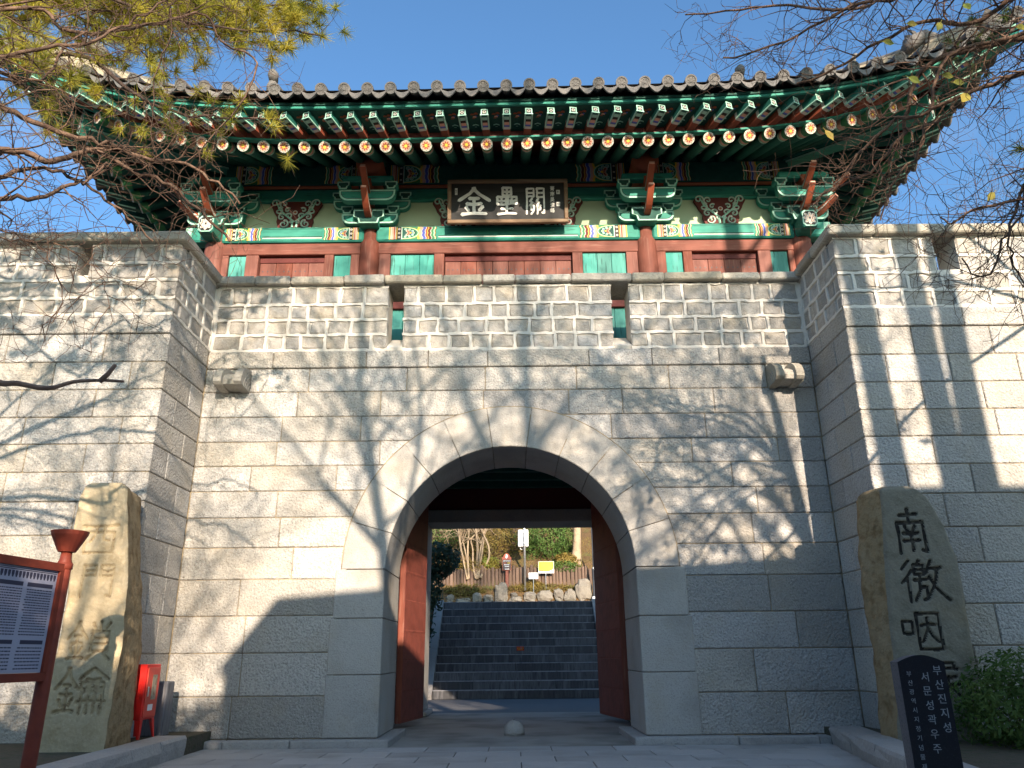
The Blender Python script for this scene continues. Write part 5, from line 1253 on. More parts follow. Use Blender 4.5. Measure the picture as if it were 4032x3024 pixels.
# ------------------------------------------------------------ kerbs and beds in front
for s_, name_lb in ((-1, 'rough grey granite kerb edging the bed left of the paving'), (1, 'rough grey granite kerb edging the bed right of the paving')):
    kt = thing('stone_kerb', name_lb, 'kerb', (s_*4.2, 9, GZ)); rg = rnd(14+s_)
    y = 11.04 if s_ < 0 else 11.70; zt = .144 if s_ < 0 else .126
    fx = kx_left if s_ < 0 else kx_right
    while y > 4.6:
        y2 = y-rg.uniform(.75, 1.15); a, b_ = fx(y), fx(y2); wk = .36*s_ if s_ < 0 else .40
        m_ = MB(); n_ = 3; c0 = len(m_.v)
        V = []
        for (yy, xx) in ((y-.004, a), ((y+y2)/2, (a+b_)/2), (y2+.004, b_)):
            j = rg.uniform(-.015, .015); V += [(xx+s_*.0+j*.3, yy, zt), (xx-s_*.02+j, yy, zt-.035), (xx-s_*.03-j, yy, (zt+GZ)/2), (xx, yy, GZ-.05), (xx+wk*abs(1) if s_ > 0 else xx+wk, yy, GZ-.05), (xx+wk, yy, zt)]
        m_.v = V; m_.f = [(i*6+j, i*6+(j+1) % 6, (i+1)*6+(j+1) % 6, (i+1)*6+j) for i in range(2) for j in range(6)]+[tuple(range(6)), tuple(reversed(range(12, 18)))]; m_.m = [0]*len(m_.f)
        build('kerb_stone', m_, 'kerb', kt); y = y2
mb = MB(); pts = [(kx_left(y)-.2, y) for y in (11.0, 9, 7, 5, 3)]
mb.prism([(kx_left(11)-.3, 11.0), (-12, 11.0), (-12, 3), (kx_left(3)-.3, 3)], 'z', GZ-.1, .115); mb.box(-5.02, kx_left(11)-.01, 11.001, 11.99, GZ-.1, .112)
build('planting_bed', mb, 'soil', kind='structure')
mb = MB(); mb.prism([(kx_right(11.6)+.3, 11.6), (12, 11.6), (12, 3), (kx_right(3)+.3, 3)], 'z', GZ-.1, .10); mb.box(kx_right(11.7)+.01, 5.02, 11.601, 11.99, GZ-.1, .098)
build('planting_bed', mb, 'soil', kind='structure')

# ------------------------------------------------------------ tall carved stones
def carved_stone(name, label, left, right, yf, dep, chars, face_mat, side_mat, cut_mat, skew=(0, 0), seed=0, depth=.028):
    """slab whose front is a fine relief with the brush strokes cut into it; left/right: (z, x) outlines"""
    import numpy as np
    t = thing(name, label, 'carved stone', ((left[0][1]+right[0][1])/2, yf, .1))
    zb, zt = left[0][0], left[-1][0]; NZ, NX = 250, 84
    zs = np.linspace(zb, zt, NZ+1); lz, lx = zip(*left); rz_, rx = zip(*right)
    L_ = np.interp(zs, lz, lx)+np.array([.012*mnoise.noise(Vector((1.1, z*6, seed))) for z in zs]); R_ = np.interp(zs, rz_, rx)+np.array([.012*mnoise.noise(Vector((7.1, z*6, seed))) for z in zs])
    U = np.linspace(0, 1, NX+1); X = L_[:, None]*(1-U)[None]+R_[:, None]*U[None]; Z = np.repeat(zs[:, None], NX+1, 1); Dp = np.zeros_like(X)
    for ch, cx, cz, wd, ht in chars:
        for pts, w_ in char_strokes(ch, cx, cz, wd, ht, .105):
            for (p, q, wa, wb) in zip(pts[:-1], pts[1:], w_[:-1], w_[1:]):
                ax, az = q[0]-p[0], q[1]-p[1]; l2 = ax*ax+az*az+1e-9
                tt = np.clip(((X-p[0])*ax+(Z-p[1])*az)/l2, 0, 1); dd = np.hypot(X-p[0]-tt*ax, Z-p[1]-tt*az); hw = (wa+(wb-wa)*tt)/2
                Dp = np.maximum(Dp, np.clip((hw-dd)/(hw*.45), 0, 1))
    V = []; 
    for i in range(NZ+1):
        for j in range(NX+1):
            e = min(j, NX-j, (NZ-i)*.7)/5.; rnd_ = (max(0, 1-e))**2*.03
            rel = .010*mnoise.noise(Vector((X[i, j]*4, Z[i, j]*4, seed)))+.004*mnoise.noise(Vector((X[i, j]*15, Z[i, j]*15, seed)))
            V.append((X[i, j], yf+rnd_+rel+depth*Dp[i, j], Z[i, j]))
    m_ = MB(); m_.v = V; W = NX+1
    for i in range(NZ):
        for j in range(NX):
            m_.f.append((i*W+j, i*W+j+1, (i+1)*W+j+1, (i+1)*W+j)); m_.m.append(2 if Dp[i:i+2, j:j+2].mean() > .5 else 0)
    loop = [i*W for i in range(0, NZ+1, 5)]+[NZ*W+j for j in range(1, NX+1, 3)]+[i*W+NX for i in range(NZ, -1, -5)]+[j for j in range(NX, -1, -6)]
    loop = list(dict.fromkeys(loop)); n_ = len(loop); prev = loop; c = ((L_.mean()+R_.mean())/2, (zb+zt)/2)
    for l, f in enumerate((.12, .35, .6, .85, 1.)):
        k = len(m_.v)
        for q in loop:
            x, y, z = V[q]; g = 1.0 if f < .9 else .96; zf = min(1, (z-zb)/2.2)
            nx_ = .035*mnoise.noise(Vector((x*4, f*5, z*4+seed))); m_.v.append((c[0]+(x-c[0])*g+(skew[0]+(skew[1]-skew[0])*zf)*f+nx_, yf+dep*f, zb if z < zb+.02 else c[1]+(z-c[1])*g+nx_*.5))
        cur = list(range(k, k+n_))
        for i in range(n_): j = (i+1) % n_; m_.f.append((prev[i], prev[j], cur[j], cur[i])); m_.m.append(1)
        prev = cur
    m_.f.append(tuple(prev)); m_.m.append(1)
    build('slab', m_, [face_mat, side_mat, cut_mat], t, smooth=True)
    return t
carved_stone('carved_standing_stone', 'tall grey-brown standing stone with dark carved characters, right of the arch',
    [(.05, 4.58), (.70, 4.675), (1.59, 4.72), (2.3, 4.79), (2.89, 4.86), (3.10, 4.87), (3.15, 4.95)], [(.05, 5.60), (.84, 5.68), (1.32, 5.69), (1.75, 5.71), (2.2, 5.71), (2.65, 5.62), (3.0, 5.47), (3.10, 5.36), (3.15, 5.25)], 10.0, .5,
    [('南', 5.17, 2.56, .42, .56), ('徼', 5.22, 1.93, .54, .50), ('咽', 5.10, 1.33, .46, .46), ('喉', 5.22, .76, .46, .46)], 'stele_grey', 'sandstone_side', 'carve_dark', skew=(-.0, -.14), seed=3)
carved_stone('carved_standing_stone', 'tall yellow standing stone with carved characters, left of the arch',
    [(.05, -5.36), (1.2, -5.31), (1.77, -5.30), (2.64, -5.38), (3.0, -5.37), (3.14, -5.33), (3.19, -5.25)], [(.05, -4.59), (.66, -4.58), (1.26, -4.56), (2.02, -4.61), (2.52, -4.69), (3.0, -4.77), (3.13, -4.80), (3.19, -4.88)], 9.5, .9,
    [('西', -5.02, 2.48, .46, .38), ('門', -4.97, 1.98, .40, .38), ('鎖', -4.94, 1.30, .52, .42), ('鑰', -4.95, .75, .58, .48)], 'sandstone', 'sandstone_side', 'carve_light', skew=(-.09, -.22), seed=8)

# ------------------------------------------------------------ red cabinet, grey stone block
t = thing('fire_cabinet', 'red metal fire extinguisher cabinet on four legs beside the yellow stone', 'cabinet', (-4.755, 10.72, .144))
x0, x1, y0, y1, z0, z1 = -4.88, -4.66, 10.50, 10.90, .366, 1.03
m_ = MB(); m_.cbox(x0, x1, y0, y1, z0, z1, .008); build('case', m_, 'red_metal', t)
for sx, ex in ((-1, x0), (1, x1)):
    for sy, ey in ((-1, y0), (1, y1)):
        m_ = MB(); w_ = .075; xi = ex-sx*w_; yi = ey-sy*w_; ox, oy = ex+sx*.02, ey+sy*.02
        m_.add([(ex, ey, z0), (xi, ey, z0), (ex, yi, z0), (ox, oy, .145), (ox-sx*.028, oy, .145), (ox, oy-sy*.028, .145)], [(0, 1, 4, 3), (0, 3, 5, 2), (1, 2, 5, 4), (3, 4, 5), (0, 2, 1)]); build('leg', m_, 'red_metal', t)
m_ = MB(); m_.cbox(x1+.001, x1+.014, y0+.03, y1-.02, z0+.03, z1-.04, .003); dr = build('door', m_, 'red_metal_door', t)
m_ = MB(); m_.cbox(x1+.015, x1+.018, y0+.17, y1-.10, .60, .90, .001); build('window', m_, 'glass', dr)
m_ = MB(); m_.cbox(x1+.015, x1+.018, y0+.12, y1-.14, .47, .545, .001); build('label_plate', m_, 'white_metal', dr)
m_ = MB(); m_.cbox(x1+.015, x1+.030, y0+.06, y0+.08, .64, .76, .003); build('handle', m_, 'steel', dr)
m_ = MB(); m_.cbox(-5.0, -4.69, 11.25, 11.5, .11, .80, .015); props(build('grey_stone_block', m_, 'step'), 'dark grey rectangular stone block standing behind the red cabinet', 'stone block')

# ------------------------------------------------------------ black inscribed stone
t = thing('black_inscription_stone', 'polished black inscription stone with a rounded top in front of the right bed', 'inscription stone', (2.82, 5.6, GZ))
xl, xr = 2.665, 2.985; cz = .985
prof = [(xl, GZ), (xl, 1.03)]+[(xl+(xr-xl)*i/10, 1.03+.045*math.sin(math.pi*i/10)) for i in range(1, 10)]+[(xr, 1.03), (xr, GZ)]
m_ = MB(); m_.prism(prof, 'y', 5.6, 5.71, 1, 0); sb_ = build('slab', m_, ['blackstone', 'graystone_edge'], t)
m_ = MB(); m_.cbox(xl-.12, xr+.12, 5.5, 5.81, GZ-.02, .02, .01); build('base', m_, 'kerb', t)
def col_text(s, x, z0, dz, size, m_='engrave', y=5.599, dx=0):
    for i, ch in enumerate(s):
        if ch == ' ': continue
        q = text_geo(ch, 1.)[0]; hh = max(v.y for v in q)-min(v.y for v in q); ww = max(v.x for v in q)-min(v.x for v in q)
        build('lettering', glyph(ch, x+dx*i, z0-dz*i, size*ww, size*hh, -.004 if size < .04 else .0, None, None, y=y, th=.0012), m_, t, fix=False)
col_text('부산진지성', 2.925, .975, .089, .068)
col_text('서문성곽우주', 2.835, .935, .089, .066)
col_text('부산광역시지정기념물제19호', 2.73, .955, .057, .038)

# ------------------------------------------------------------ information board on the left
SX, SY = -4.13, 7.3
t = thing('information_board', 'brown framed information board on posts with bowl shaped caps, at the left edge', 'information board', (SX-.12, SY-.8, GZ))
dv = Vector((-.14, -1, 0)).normalized(); nv = Vector((1, -.14, 0)).normalized(); Lb = 1.5
def Wp(u, z, n=0.): p = Vector((SX, SY, 0))+dv*u+nv*n; return (p.x, p.y, z)
for u in (0, Lb):
    p = Wp(u, 0)
    m_ = MB(); m_.tube([(p[0], p[1], z) for z in (GZ, .3, 1.95, 1.98, 2.06)], [.062, .062, .062, .05, .045], 16); build('post', m_, 'rust_red', t, smooth=True)
    m_ = MB(); m_.tube([(p[0], p[1], z) for z in (1.885, 1.89, 1.94, 1.945)], [.062, .072, .072, .062], 16); build('collar', m_, 'rust_red', t, smooth=True)
    m_ = MB(); m_.tube([(p[0], p[1], z) for z in (2.045, 2.07, 2.20, 2.235)], [.075, .09, .155, .165], 18); build('bowl_cap', m_, 'rust_red', t, smooth=False)
    m_ = MB(); m_.cbox(p[0]-.13, p[0]+.13, p[1]-.13, p[1]+.13, .11, .14, .01)
    for bx in (-.1, .1):
        for by in (-.1, .1): m_.tube([(p[0]+bx, p[1]+by, .14), (p[0]+bx, p[1]+by, .19)], .022, 6)
    build('base_plate', m_, 'rust_red', t)
def qbox(u0, u1, z0, z1, n0, n1, mi=0, m_=None):
    m_ = m_ or MB(); V = [Wp(u0, z0, n0), Wp(u1, z0, n0), Wp(u1, z0, n1), Wp(u0, z0, n1), Wp(u0, z1, n0), Wp(u1, z1, n0), Wp(u1, z1, n1), Wp(u0, z1, n1)]
    m_.add(V, [(0, 3, 2, 1), (4, 5, 6, 7), (0, 1, 5, 4), (1, 2, 6, 5), (2, 3, 7, 6), (3, 0, 4, 7)], mi); return m_
for (u0, u1, z0, z1) in ((.02, Lb-.02, 1.86, 1.93), (.02, Lb-.02, .92, .99), (.02, .09, .992, 1.858), (Lb-.09, Lb-.02, .992, 1.858)): build('frame', qbox(u0, u1, z0, z1, -.04, .045), 'rust_red', t)
pn = build('printed_panel', qbox(.092, Lb-.092, .992, 1.858, -.015, .02), 'board_blue', t)
m_ = MB(); k = 0
u = .11
while u < Lb-.12:   # drawn row of roof tiles along the top of the print
    qbox(u, u+.030, 1.79, 1.82, .0205, .0215, 0, m_); m_.add([Wp(u, 1.79, .0212), Wp(u+.03, 1.79, .0212), Wp(u+.022, 1.765, .0212), Wp(u+.008, 1.765, .0212)], [(0, 1, 2, 3)]); u += .042
qbox(.1, Lb-.1, 1.828, 1.835, .0205, .0212, 0, m_); qbox(.1, Lb-.1, 1.843, 1.848, .0205, .0212, 0, m_)
build('tile_drawing', m_, 'ink', pn)
rg = rnd(2)
for c_, (ua, ub) in enumerate(((.13, .46), (.49, .82), (.85, 1.18))):
    build('heading', qbox(ua, ub-.02, 1.70, 1.735, .0205, .0214), 'ink', pn)
    m_ = MB(); z = 1.68
    while z > 1.30:
        u = ua
        while u < ub-.03:
            w_ = rg.uniform(.012, .035); qbox(u, min(u+w_, ub-.01), z-.009, z, .0205, .0213, 0, m_); u += w_+.006
        z -= .0215 if z > 1.4 else .024
    build('text_lines', m_, 'ink', pn)
    build('heading', qbox(ua, ub-.06, 1.225, 1.258, .0205, .0214), 'ink', pn); m_ = MB(); z = 1.20
    while z > 1.03:
        u = ua
        while u < ub-.05: w_ = rg.uniform(.015, .04); qbox(u, min(u+w_, ub-.03), z-.010, z, .0205, .0213, 0, m_); u += w_+.007
        z -= .028
    build('text_lines', m_, 'ink', pn)

# ------------------------------------------------------------ trees
def grow(out, p, d, L_, r_, lvl, rg, droop=-.0, kids=(3, 5), tips=None, minr=.004, spread=.75, wig=.16, up=.12):
    """recursive branch: appends (points, radii); tips collects twig ends"""
    n_ = 5 if lvl > 1 else 4; pts = [p.copy()]; rad = [r_]; dd = d.normalized()
    for i in range(n_):
        dd = (dd+Vector((rg.gauss(0, wig), rg.gauss(0, wig), rg.gauss(0, wig)+up*.5+droop))).normalized()
        p = p+dd*(L_/n_); pts.append(p.copy()); rad.append(max(minr*.6, r_*(1-.62*(i+1)/n_)))
    out.append((pts, rad))
    if tips is not None and lvl == 0: tips.append((pts[-1], dd.copy()))
    if lvl <= 0: return
    for k in range(rg.randint(*kids)):
        i = rg.randint(1, n_); q = pts[i]; a = (pts[i]-pts[i-1]).normalized()
        o = a.orthogonal().normalized(); o = Matrix.Rotation(rg.uniform(0, 2*math.pi), 3, a) @ o
        nd = (a*(1-spread*rg.uniform(.5, 1))+o*spread*rg.uniform(.7, 1.1)).normalized()
        grow(out, q, nd, L_*rg.uniform(.5, .78), max(minr, rad[i]*rg.uniform(.5, .72)), lvl-1, rg, droop, kids, tips, minr, spread, wig, up)
def tubes(mb_, br):
    for pts, rad in br:
        n_ = 8 if rad[0] > .08 else 5 if rad[0] > .02 else 3
        mb_.tube(pts, rad, n_, caps=False)
def bare_tree(label, base, height, lean=(0, 0), r_=.18, seed=1, levels=4, first=.4, nlimb=6, cat='tree', group=None, m='bark_grey', spread=.7, limbdir=None, kids=(3, 5), up=.12, name='bare_tree', minr=.004, keep=.28):
    t = thing(name, label, cat, base, 0, group); rg = rnd(seed); b0 = Vector(base)
    n_ = 8; pts = []; rad = []
    for i in range(n_+1):
        f = i/n_; pts.append(b0+Vector((lean[0]*f+.12*math.sin(f*4+seed), lean[1]*f+.12*math.cos(f*3+seed), height*.72*f))); rad.append(r_*(1.15 if i == 0 else 1-(1-keep)*f))
    m_ = MB(); m_.tube(pts, rad, 12); build('trunk', m_, m, t, smooth=True)
    br = []
    for k in range(nlimb):
        f = first+(1-first)*(k+.5)/nlimb; i = min(n_-1, int(f*n_)); q = pts[i].lerp(pts[i+1], f*n_-i); a = k*2.4+seed
        if limbdir: a = limbdir[k % len(limbdir)]+rg.uniform(-.3, .3)
        d = Vector((math.cos(a)*spread, math.sin(a)*spread, .55+.3*f)); grow(br, q, d, height*rg.uniform(.28, .40), r_*(1-.65*f)*.62, levels, rg, kids=kids, up=up, minr=minr)
    grow(br, pts[-1], Vector((lean[0]*.1, 0, 1)), height*.3, rad[-1], levels, rg, kids=kids, up=up, minr=minr)
    m_ = MB(); tubes(m_, br); build('crown', m_, m, t, smooth=True, fix=False)
    return t
def leaf_crown(mb_, c, r_, n_, size, rg, shell=.55, flat=.5):
    for i in range(n_):
        u = Vector((rg.gauss(0, 1), rg.gauss(0, 1), rg.gauss(0, 1))).normalized()
        k = 1+.35*mnoise.noise(u*2.2+Vector((c[0], c[1], c[2])))
        rr = (shell+(1-shell)*rg.random()**.6)*k; p = Vector((c[0]+u.x*r_[0]*rr, c[1]+u.y*r_[1]*rr, c[2]+u.z*r_[2]*rr))
        nrm = (u+Vector((rg.gauss(0, .6), rg.gauss(0, .6), rg.gauss(0, .6)+.4))).normalized(); a = nrm.orthogonal().normalized(); a = Matrix.Rotation(rg.uniform(0, 6.3), 3, nrm) @ a; b_ = nrm.cross(a)
        s_ = size*rg.uniform(.6, 1.3); mb_.add([p-a*s_, p+b_*s_*flat*.7, p+a*s_, p-b_*s_*flat*.7+nrm*s_*.12], [(0, 1, 2, 3)])

# --- guided branches of the trees that reach into the picture
def catmull(P, k=4):
    out = []
    for i in range(len(P)-1):
        p0, p1, p2, p3 = P[max(i-1, 0)], P[i], P[i+1], P[min(i+2, len(P)-1)]
        for j in range(k):
            t = j/k; out.append(.5*((2*p1)+(p2-p0)*t+(2*p0-5*p1+4*p2-p3)*t*t+(-p0+3*p1-3*p2+p3)*t**3))
    out.append(P[-1]); return out
def guided(mb_, limbs, seed, r0, r1, twig, levels, dens, rootp=None, kids=(2, 3), tips=None, droop=0., up=.05, wig=.22, biasdir=None, jit=.010):
    rg = rnd(seed); br = []
    for li, (P, ra) in enumerate(limbs):
        P = [Vector(p) for p in P]
        if rootp is not None: P = [Vector(rootp)*.5+P[0]*.5 + Vector((0, 0, .3))]+P; P = [Vector(rootp)]+P
        Q = catmull(P); n_ = len(Q)
        Q = [q+Vector((rg.gauss(0, jit), rg.gauss(0, jit), rg.gauss(0, jit*1.3))) for q in Q]
        rad = [r0*ra*(1-.72*(i/(n_-1))**.8) for i in range(n_)]; br.append((Q, rad))
        L_ = sum((Q[i+1]-Q[i]).length for i in range(n_-1)); s0 = 4 if rootp is not None else 0
        for i in range(s0, n_-1):
            for _ in range(int(dens*(Q[i+1]-Q[i]).length+rg.random())):
                a = (Q[i+1]-Q[i]).normalized(); o = Matrix.Rotation(rg.uniform(0, 6.3), 3, a) @ a.orthogonal().normalized()
                d = (a*rg.uniform(.3, .9)+o*.8+(biasdir*.5 if biasdir else Vector((0, 0, 0)))).normalized()
                grow(br, Q[i].copy(), d, twig*rg.uniform(.5, 1.2), max(.0045, rad[i]*.5 if rad[i]*.5 < .012 else .010), levels, rg, droop, kids, tips, .0030, .8, wig, up)
    tubes(mb_, br); return br

LB = [([(-4.74,5.5,6.15),(-4.56,5.58,6.23),(-4.23,5.67,6.45),(-3.93,5.75,6.57),(-3.69,5.83,6.83),(-3.46,5.92,7.14),(-3.31,6.0,7.46)], 1.0),
 ([(-4.73,5.5,5.75),(-4.48,5.62,5.74),(-4.26,5.75,5.68),(-3.91,5.88,5.6),(-3.7,6.0,5.62),(-3.31,6.12,5.53),(-3.07,6.25,5.58),(-2.78,6.38,5.44),(-2.58,6.5,5.28)], 1.3),
 ([(-4.11,5.0,4.84),(-3.98,5.11,4.9),(-3.84,5.22,4.96),(-3.71,5.33,4.95),(-3.53,5.44,5.11),(-3.41,5.56,5.17),(-3.16,5.67,5.06),(-2.92,5.78,5.01),(-2.7,5.89,4.82),(-2.42,6.0,4.58)], 1.4),
 ([(-4.05,5.0,4.55),(-3.97,5.17,4.68),(-3.89,5.33,4.89),(-3.73,5.5,4.96),(-3.54,5.67,4.9),(-3.36,5.83,4.8),(-3.12,6.0,4.59)], 1.0),
 ([(-4.0,5.0,4.34),(-3.88,5.1,4.47),(-3.67,5.2,4.53),(-3.5,5.3,4.7),(-3.42,5.4,4.81),(-3.36,5.5,5.06)], 1.1),
 ([(-3.96,5.0,4.18),(-3.79,5.06,4.14),(-3.6,5.12,4.09),(-3.44,5.18,3.96),(-3.33,5.24,3.68),(-3.41,5.3,3.48)], .4),
 ([(-4.66,6.0,4.7),(-4.36,6.06,4.64),(-4.01,6.12,4.62),(-3.72,6.18,4.42),(-3.6,6.24,4.26),(-3.51,6.3,3.92)], .4),
 ([(-4.8,5.6,6.14),(-4.6,5.68,6.15),(-4.4,5.76,6.14),(-4.3,5.84,6.29),(-4.21,5.92,6.75),(-4.11,6.0,6.99)], 1.0),
 ([(-4.76,6.0,7.24),(-4.48,6.12,7.12),(-4.09,6.25,7.18),(-3.65,6.38,7.42),(-3.24,6.5,7.66),(-3.06,6.62,7.4),(-2.67,6.75,7.2),(-3.08,6.88,6.45),(-3.44,7.0,6.13)], .9),
 ([(-3.68,6.0,7.46),(-3.32,6.06,7.04),(-3.43,6.12,6.64),(-3.43,6.18,6.13),(-3.41,6.24,5.85),(-3.34,6.3,5.66)], .5)]
root = Vector((-7.0, 4.6, 4.6))
t = thing('bare_tree', 'leafless brown tree standing left of the paving, its limbs crossing the left eave', 'tree', (-7.2, 4.5, .1))
m_ = MB(); m_.tube([(-7.2, 4.5, .05), (-7.25, 4.5, 1.2), (-7.1, 4.55, 2.6), (-7.0, 4.6, 4.0), (-6.9, 4.7, 5.6), (-6.9, 4.7, 7.2)], [.2, .17, .15, .13, .10, .06], 12); build('trunk', m_, 'bark', t, smooth=True)
m_ = MB(); guided(m_, LB, 4, .030, .008, .60, 2, 7.5, rootp=root, kids=(2, 3), up=-.02, wig=.25, biasdir=Vector((.5, .2, -.15)))
build('limbs', m_, 'bark', t, smooth=True, fix=False)
m_ = MB(); g0 = [(Vector((-3.7, 3.45, 2.35)), ), ]
guided(m_, [([(-3.6,3.45,2.5),(-3.0,3.48,2.50),(-2.58,3.5,2.43),(-2.44,3.52,2.37),(-2.36,3.53,2.37),(-2.22,3.55,2.35),(-2.11,3.57,2.39),(-1.98,3.58,2.4),(-1.88,3.6,2.4)], 1.)], 3, .024, .016, .16, 0, 1.0, jit=0.)
m_.tube([(-1.99,3.58,2.395),(-1.95,3.57,2.43),(-1.92,3.57,2.48)], [.014, .012, .010], 6); m_.tube([(-3.6, 3.45, 2.5), (-4.6, 3.7, 2.4), (-6.0, 4.2, 2.3), (-7.1, 4.55, 2.2)], [.025, .03, .04, .05], 7)
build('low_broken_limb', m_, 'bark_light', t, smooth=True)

# pine with needle tufts, top left
def tuft(mb_, p, d, rg, L_=.15, n_=34):
    d = d.normalized()
    for i in range(n_):
        a = (d*rg.uniform(.0, 1.)+Vector((rg.gauss(0, .6), rg.gauss(0, .6), rg.gauss(0, .6)))).normalized(); l = L_*rg.uniform(.75, 1.15)
        o = a.orthogonal().normalized()*.0048; o = Matrix.Rotation(rg.uniform(0, 6.3), 3, a) @ o; s_ = p-d*rg.uniform(0, .07)
        mb_.add([s_-o, s_+o, s_+a*l+o*.4], [(0, 1, 2)])
def pine(label, base, limbs, seed, top, tuft_dens=1., m='needle', sub=.45, dens=4.2, tl=.15, r0=.035, n_=34):
    t = thing('pine_tree', label, 'tree', base); rg = rnd(seed)
    b = Vector(base); m_ = MB(); m_.tube([b, b+Vector((.1, 0, top*.3)), b+Vector((-.1, .1, top*.65)), b+Vector((.1, .1, top))], [.26, .22, .17, .06], 12); build('trunk', m_, 'bark_dark', t, smooth=True)
    tips = []; m_ = MB(); rt = b+Vector((0, .05, top*.72))
    br = guided(m_, [(P, 1.) for P in limbs], seed, r0, .008, sub, 1, dens, rootp=rt, kids=(1, 3), tips=tips, up=.1, wig=.15)
    build('boughs', m_, 'bark_dark', t, smooth=True, fix=False)
    m_ = MB()
    for p, d in tips:
        if rg.random() < tuft_dens: tuft(m_, p, d, rg, tl, n_)
    for P, _ in [(l, 0) for l in limbs]: tuft(m_, Vector(P[-1]), Vector(P[-1])-Vector(P[-2]), rg, tl, n_)
    build('needles', m_, m, t, fix=False, kind='stuff')
    return t
P1 = [(-6.45,7.0,8.84),(-5.73,7.14,8.69),(-5.0,7.29,8.54),(-4.32,7.43,8.46),(-3.7,7.57,8.52),(-3.11,7.71,8.59),(-2.7,7.86,8.74),(-2.37,8.0,8.77)]
P1b = [(-6.3,7.2,9.3),(-5.2,7.3,9.0),(-4.4,7.4,8.85),(-3.7,7.5,8.9),(-3.2,7.7,9.1)]
P1c = [(-5.9,7.6,9.6),(-5.0,7.7,9.35),(-4.2,7.8,9.2),(-3.5,7.8,9.3)]
P2 = [(-6.04,7.0,8.98),(-5.01,7.2,8.89),(-3.94,7.4,8.72),(-3.46,7.6,8.84),(-2.95,7.8,9.12),(-2.54,8.0,9.39)]
P3 = [(-5.33,6.0,6.5),(-4.99,6.17,6.53),(-4.82,6.33,6.56),(-4.71,6.5,6.46)]
P5 = [(-5.37,7.0,8.4),(-4.87,7.17,8.14),(-4.5,7.33,8.09),(-4.14,7.5,7.75)]
P1e = [(-6.4,6.8,8.5),(-5.6,6.9,8.35),(-4.9,7.0,8.25),(-4.4,7.1,8.3)]
P1f = [(-4.9,7.6,9.0),(-4.2,7.7,8.75),(-3.6,7.8,8.7),(-3.0,7.9,8.85),(-2.6,8.0,9.0)]
P1g = [(-6.6,6.4,7.9),(-5.8,6.5,7.7),(-5.3,6.6,7.5),(-5.0,6.6,7.3)]
P1d = [(-5.2,6.6,8.3),(-4.6,6.8,8.25),(-4.0,7.0,8.15),(-3.5,7.2,8.2),(-3.05,7.4,8.3)]
pine('yellow-green pine whose needle tufts hang across the top left corner', (-8.3, 6.2, .1), [P1, P1b, P1c, P2, P5, P3, P1d, P1e, P1f, P1g], 17, 11.0, dens=12, n_=66, tl=.19)
P4 = [(-4.98,7.0,7.6),(-4.3,7.08,7.2),(-4.02,7.17,7.05),(-3.54,7.25,6.93),(-3.16,7.33,6.98),(-2.65,7.42,7.0)]
pine('second pine at the left, with sparse darker tufts over the left eave', (-9.3, 7.6, .1), [P4], 23, 9.0, .9, dens=6.5, m='needle', n_=55)
pine('dark pine at the right edge of the picture', (9.0, 7.2, .1), [[(7.01,7.5,8.76),(6.66,7.62,8.67),(6.18,7.75,8.28),(5.92,7.87,8.1),(5.72,8.0,7.93)], [(5.6,5.0,4.6),(4.9,5.05,4.5),(4.4,5.1,4.55),(4.16,5.2,4.6)], [(6.6,6.3,7.6),(5.9,6.5,7.5),(5.3,6.7,7.4)]], 31, 9.5, .8, m='needle_shaded', dens=4.0, n_=45)

# bare tree at the right whose twigs hang over the right eave
RB = [([(5.16,5.5,6.94),(4.78,5.67,6.89),(4.5,5.83,6.78),(4.18,6.0,6.98),(3.78,6.17,6.88),(3.35,6.33,6.69),(3.03,6.5,6.66)], 1.),
 ([(5.03,5.5,6.4),(4.65,5.64,6.38),(4.17,5.79,6.36),(3.91,5.93,6.22),(3.85,6.07,5.96),(3.79,6.21,5.75),(3.54,6.36,5.49),(3.03,6.5,5.27)], 1.1),
 ([(4.69,5.2,5.81),(4.43,5.37,5.77),(4.11,5.53,5.72),(3.73,5.7,5.61),(3.57,5.87,5.69),(3.26,6.03,5.42),(3.07,6.2,5.13)], .9),
 ([(4.9,5.4,6.9),(4.56,5.5,6.95),(4.03,5.7,6.99),(3.7,5.9,7.15),(3.32,6.1,7.12),(2.91,6.3,7.02),(2.29,6.5,6.97)], .9),
 ([(4.4,5.3,6.9),(3.77,5.5,7.07),(3.49,5.7,6.94),(3.23,5.9,7.04),(2.88,6.1,7.3),(2.48,6.3,7.45),(1.95,6.5,7.6)], .8),
 ([(4.52,5.2,4.98),(4.28,5.3,4.79),(4.16,5.4,4.51),(4.05,5.5,4.23),(3.89,5.6,3.94),(3.81,5.7,4.17)], .6),
 ([(4.39,5.2,4.46),(4.19,5.32,4.5),(3.89,5.45,4.5),(3.72,5.58,4.45),(3.69,5.7,4.57)], .6),
 ([(4.3,5.0,4.4),(3.95,5.0,4.2),(3.73,5.0,4.02),(3.79,5.1,3.84),(3.88,5.2,3.66)], .5),
 ([(4.6,5.5,6.3),(4.04,5.6,6.19),(3.78,5.72,5.58),(3.73,5.85,5.33),(3.57,5.98,5.17),(3.4,6.1,4.82)], .7)]
t = thing('bare_tree', 'leafless tree with a few late leaves, its twigs hanging over the right eave', 'tree', (6.6, 4.6, .1))
m_ = MB(); m_.tube([(6.6, 4.6, .05), (6.55, 4.6, 1.5), (6.5, 4.65, 3.2), (6.4, 4.7, 5.0), (6.2, 4.8, 6.6), (6.0, 4.9, 8.0)], [.17, .14, .125, .11, .08, .05], 12); build('trunk', m_, 'bark', t, smooth=True)
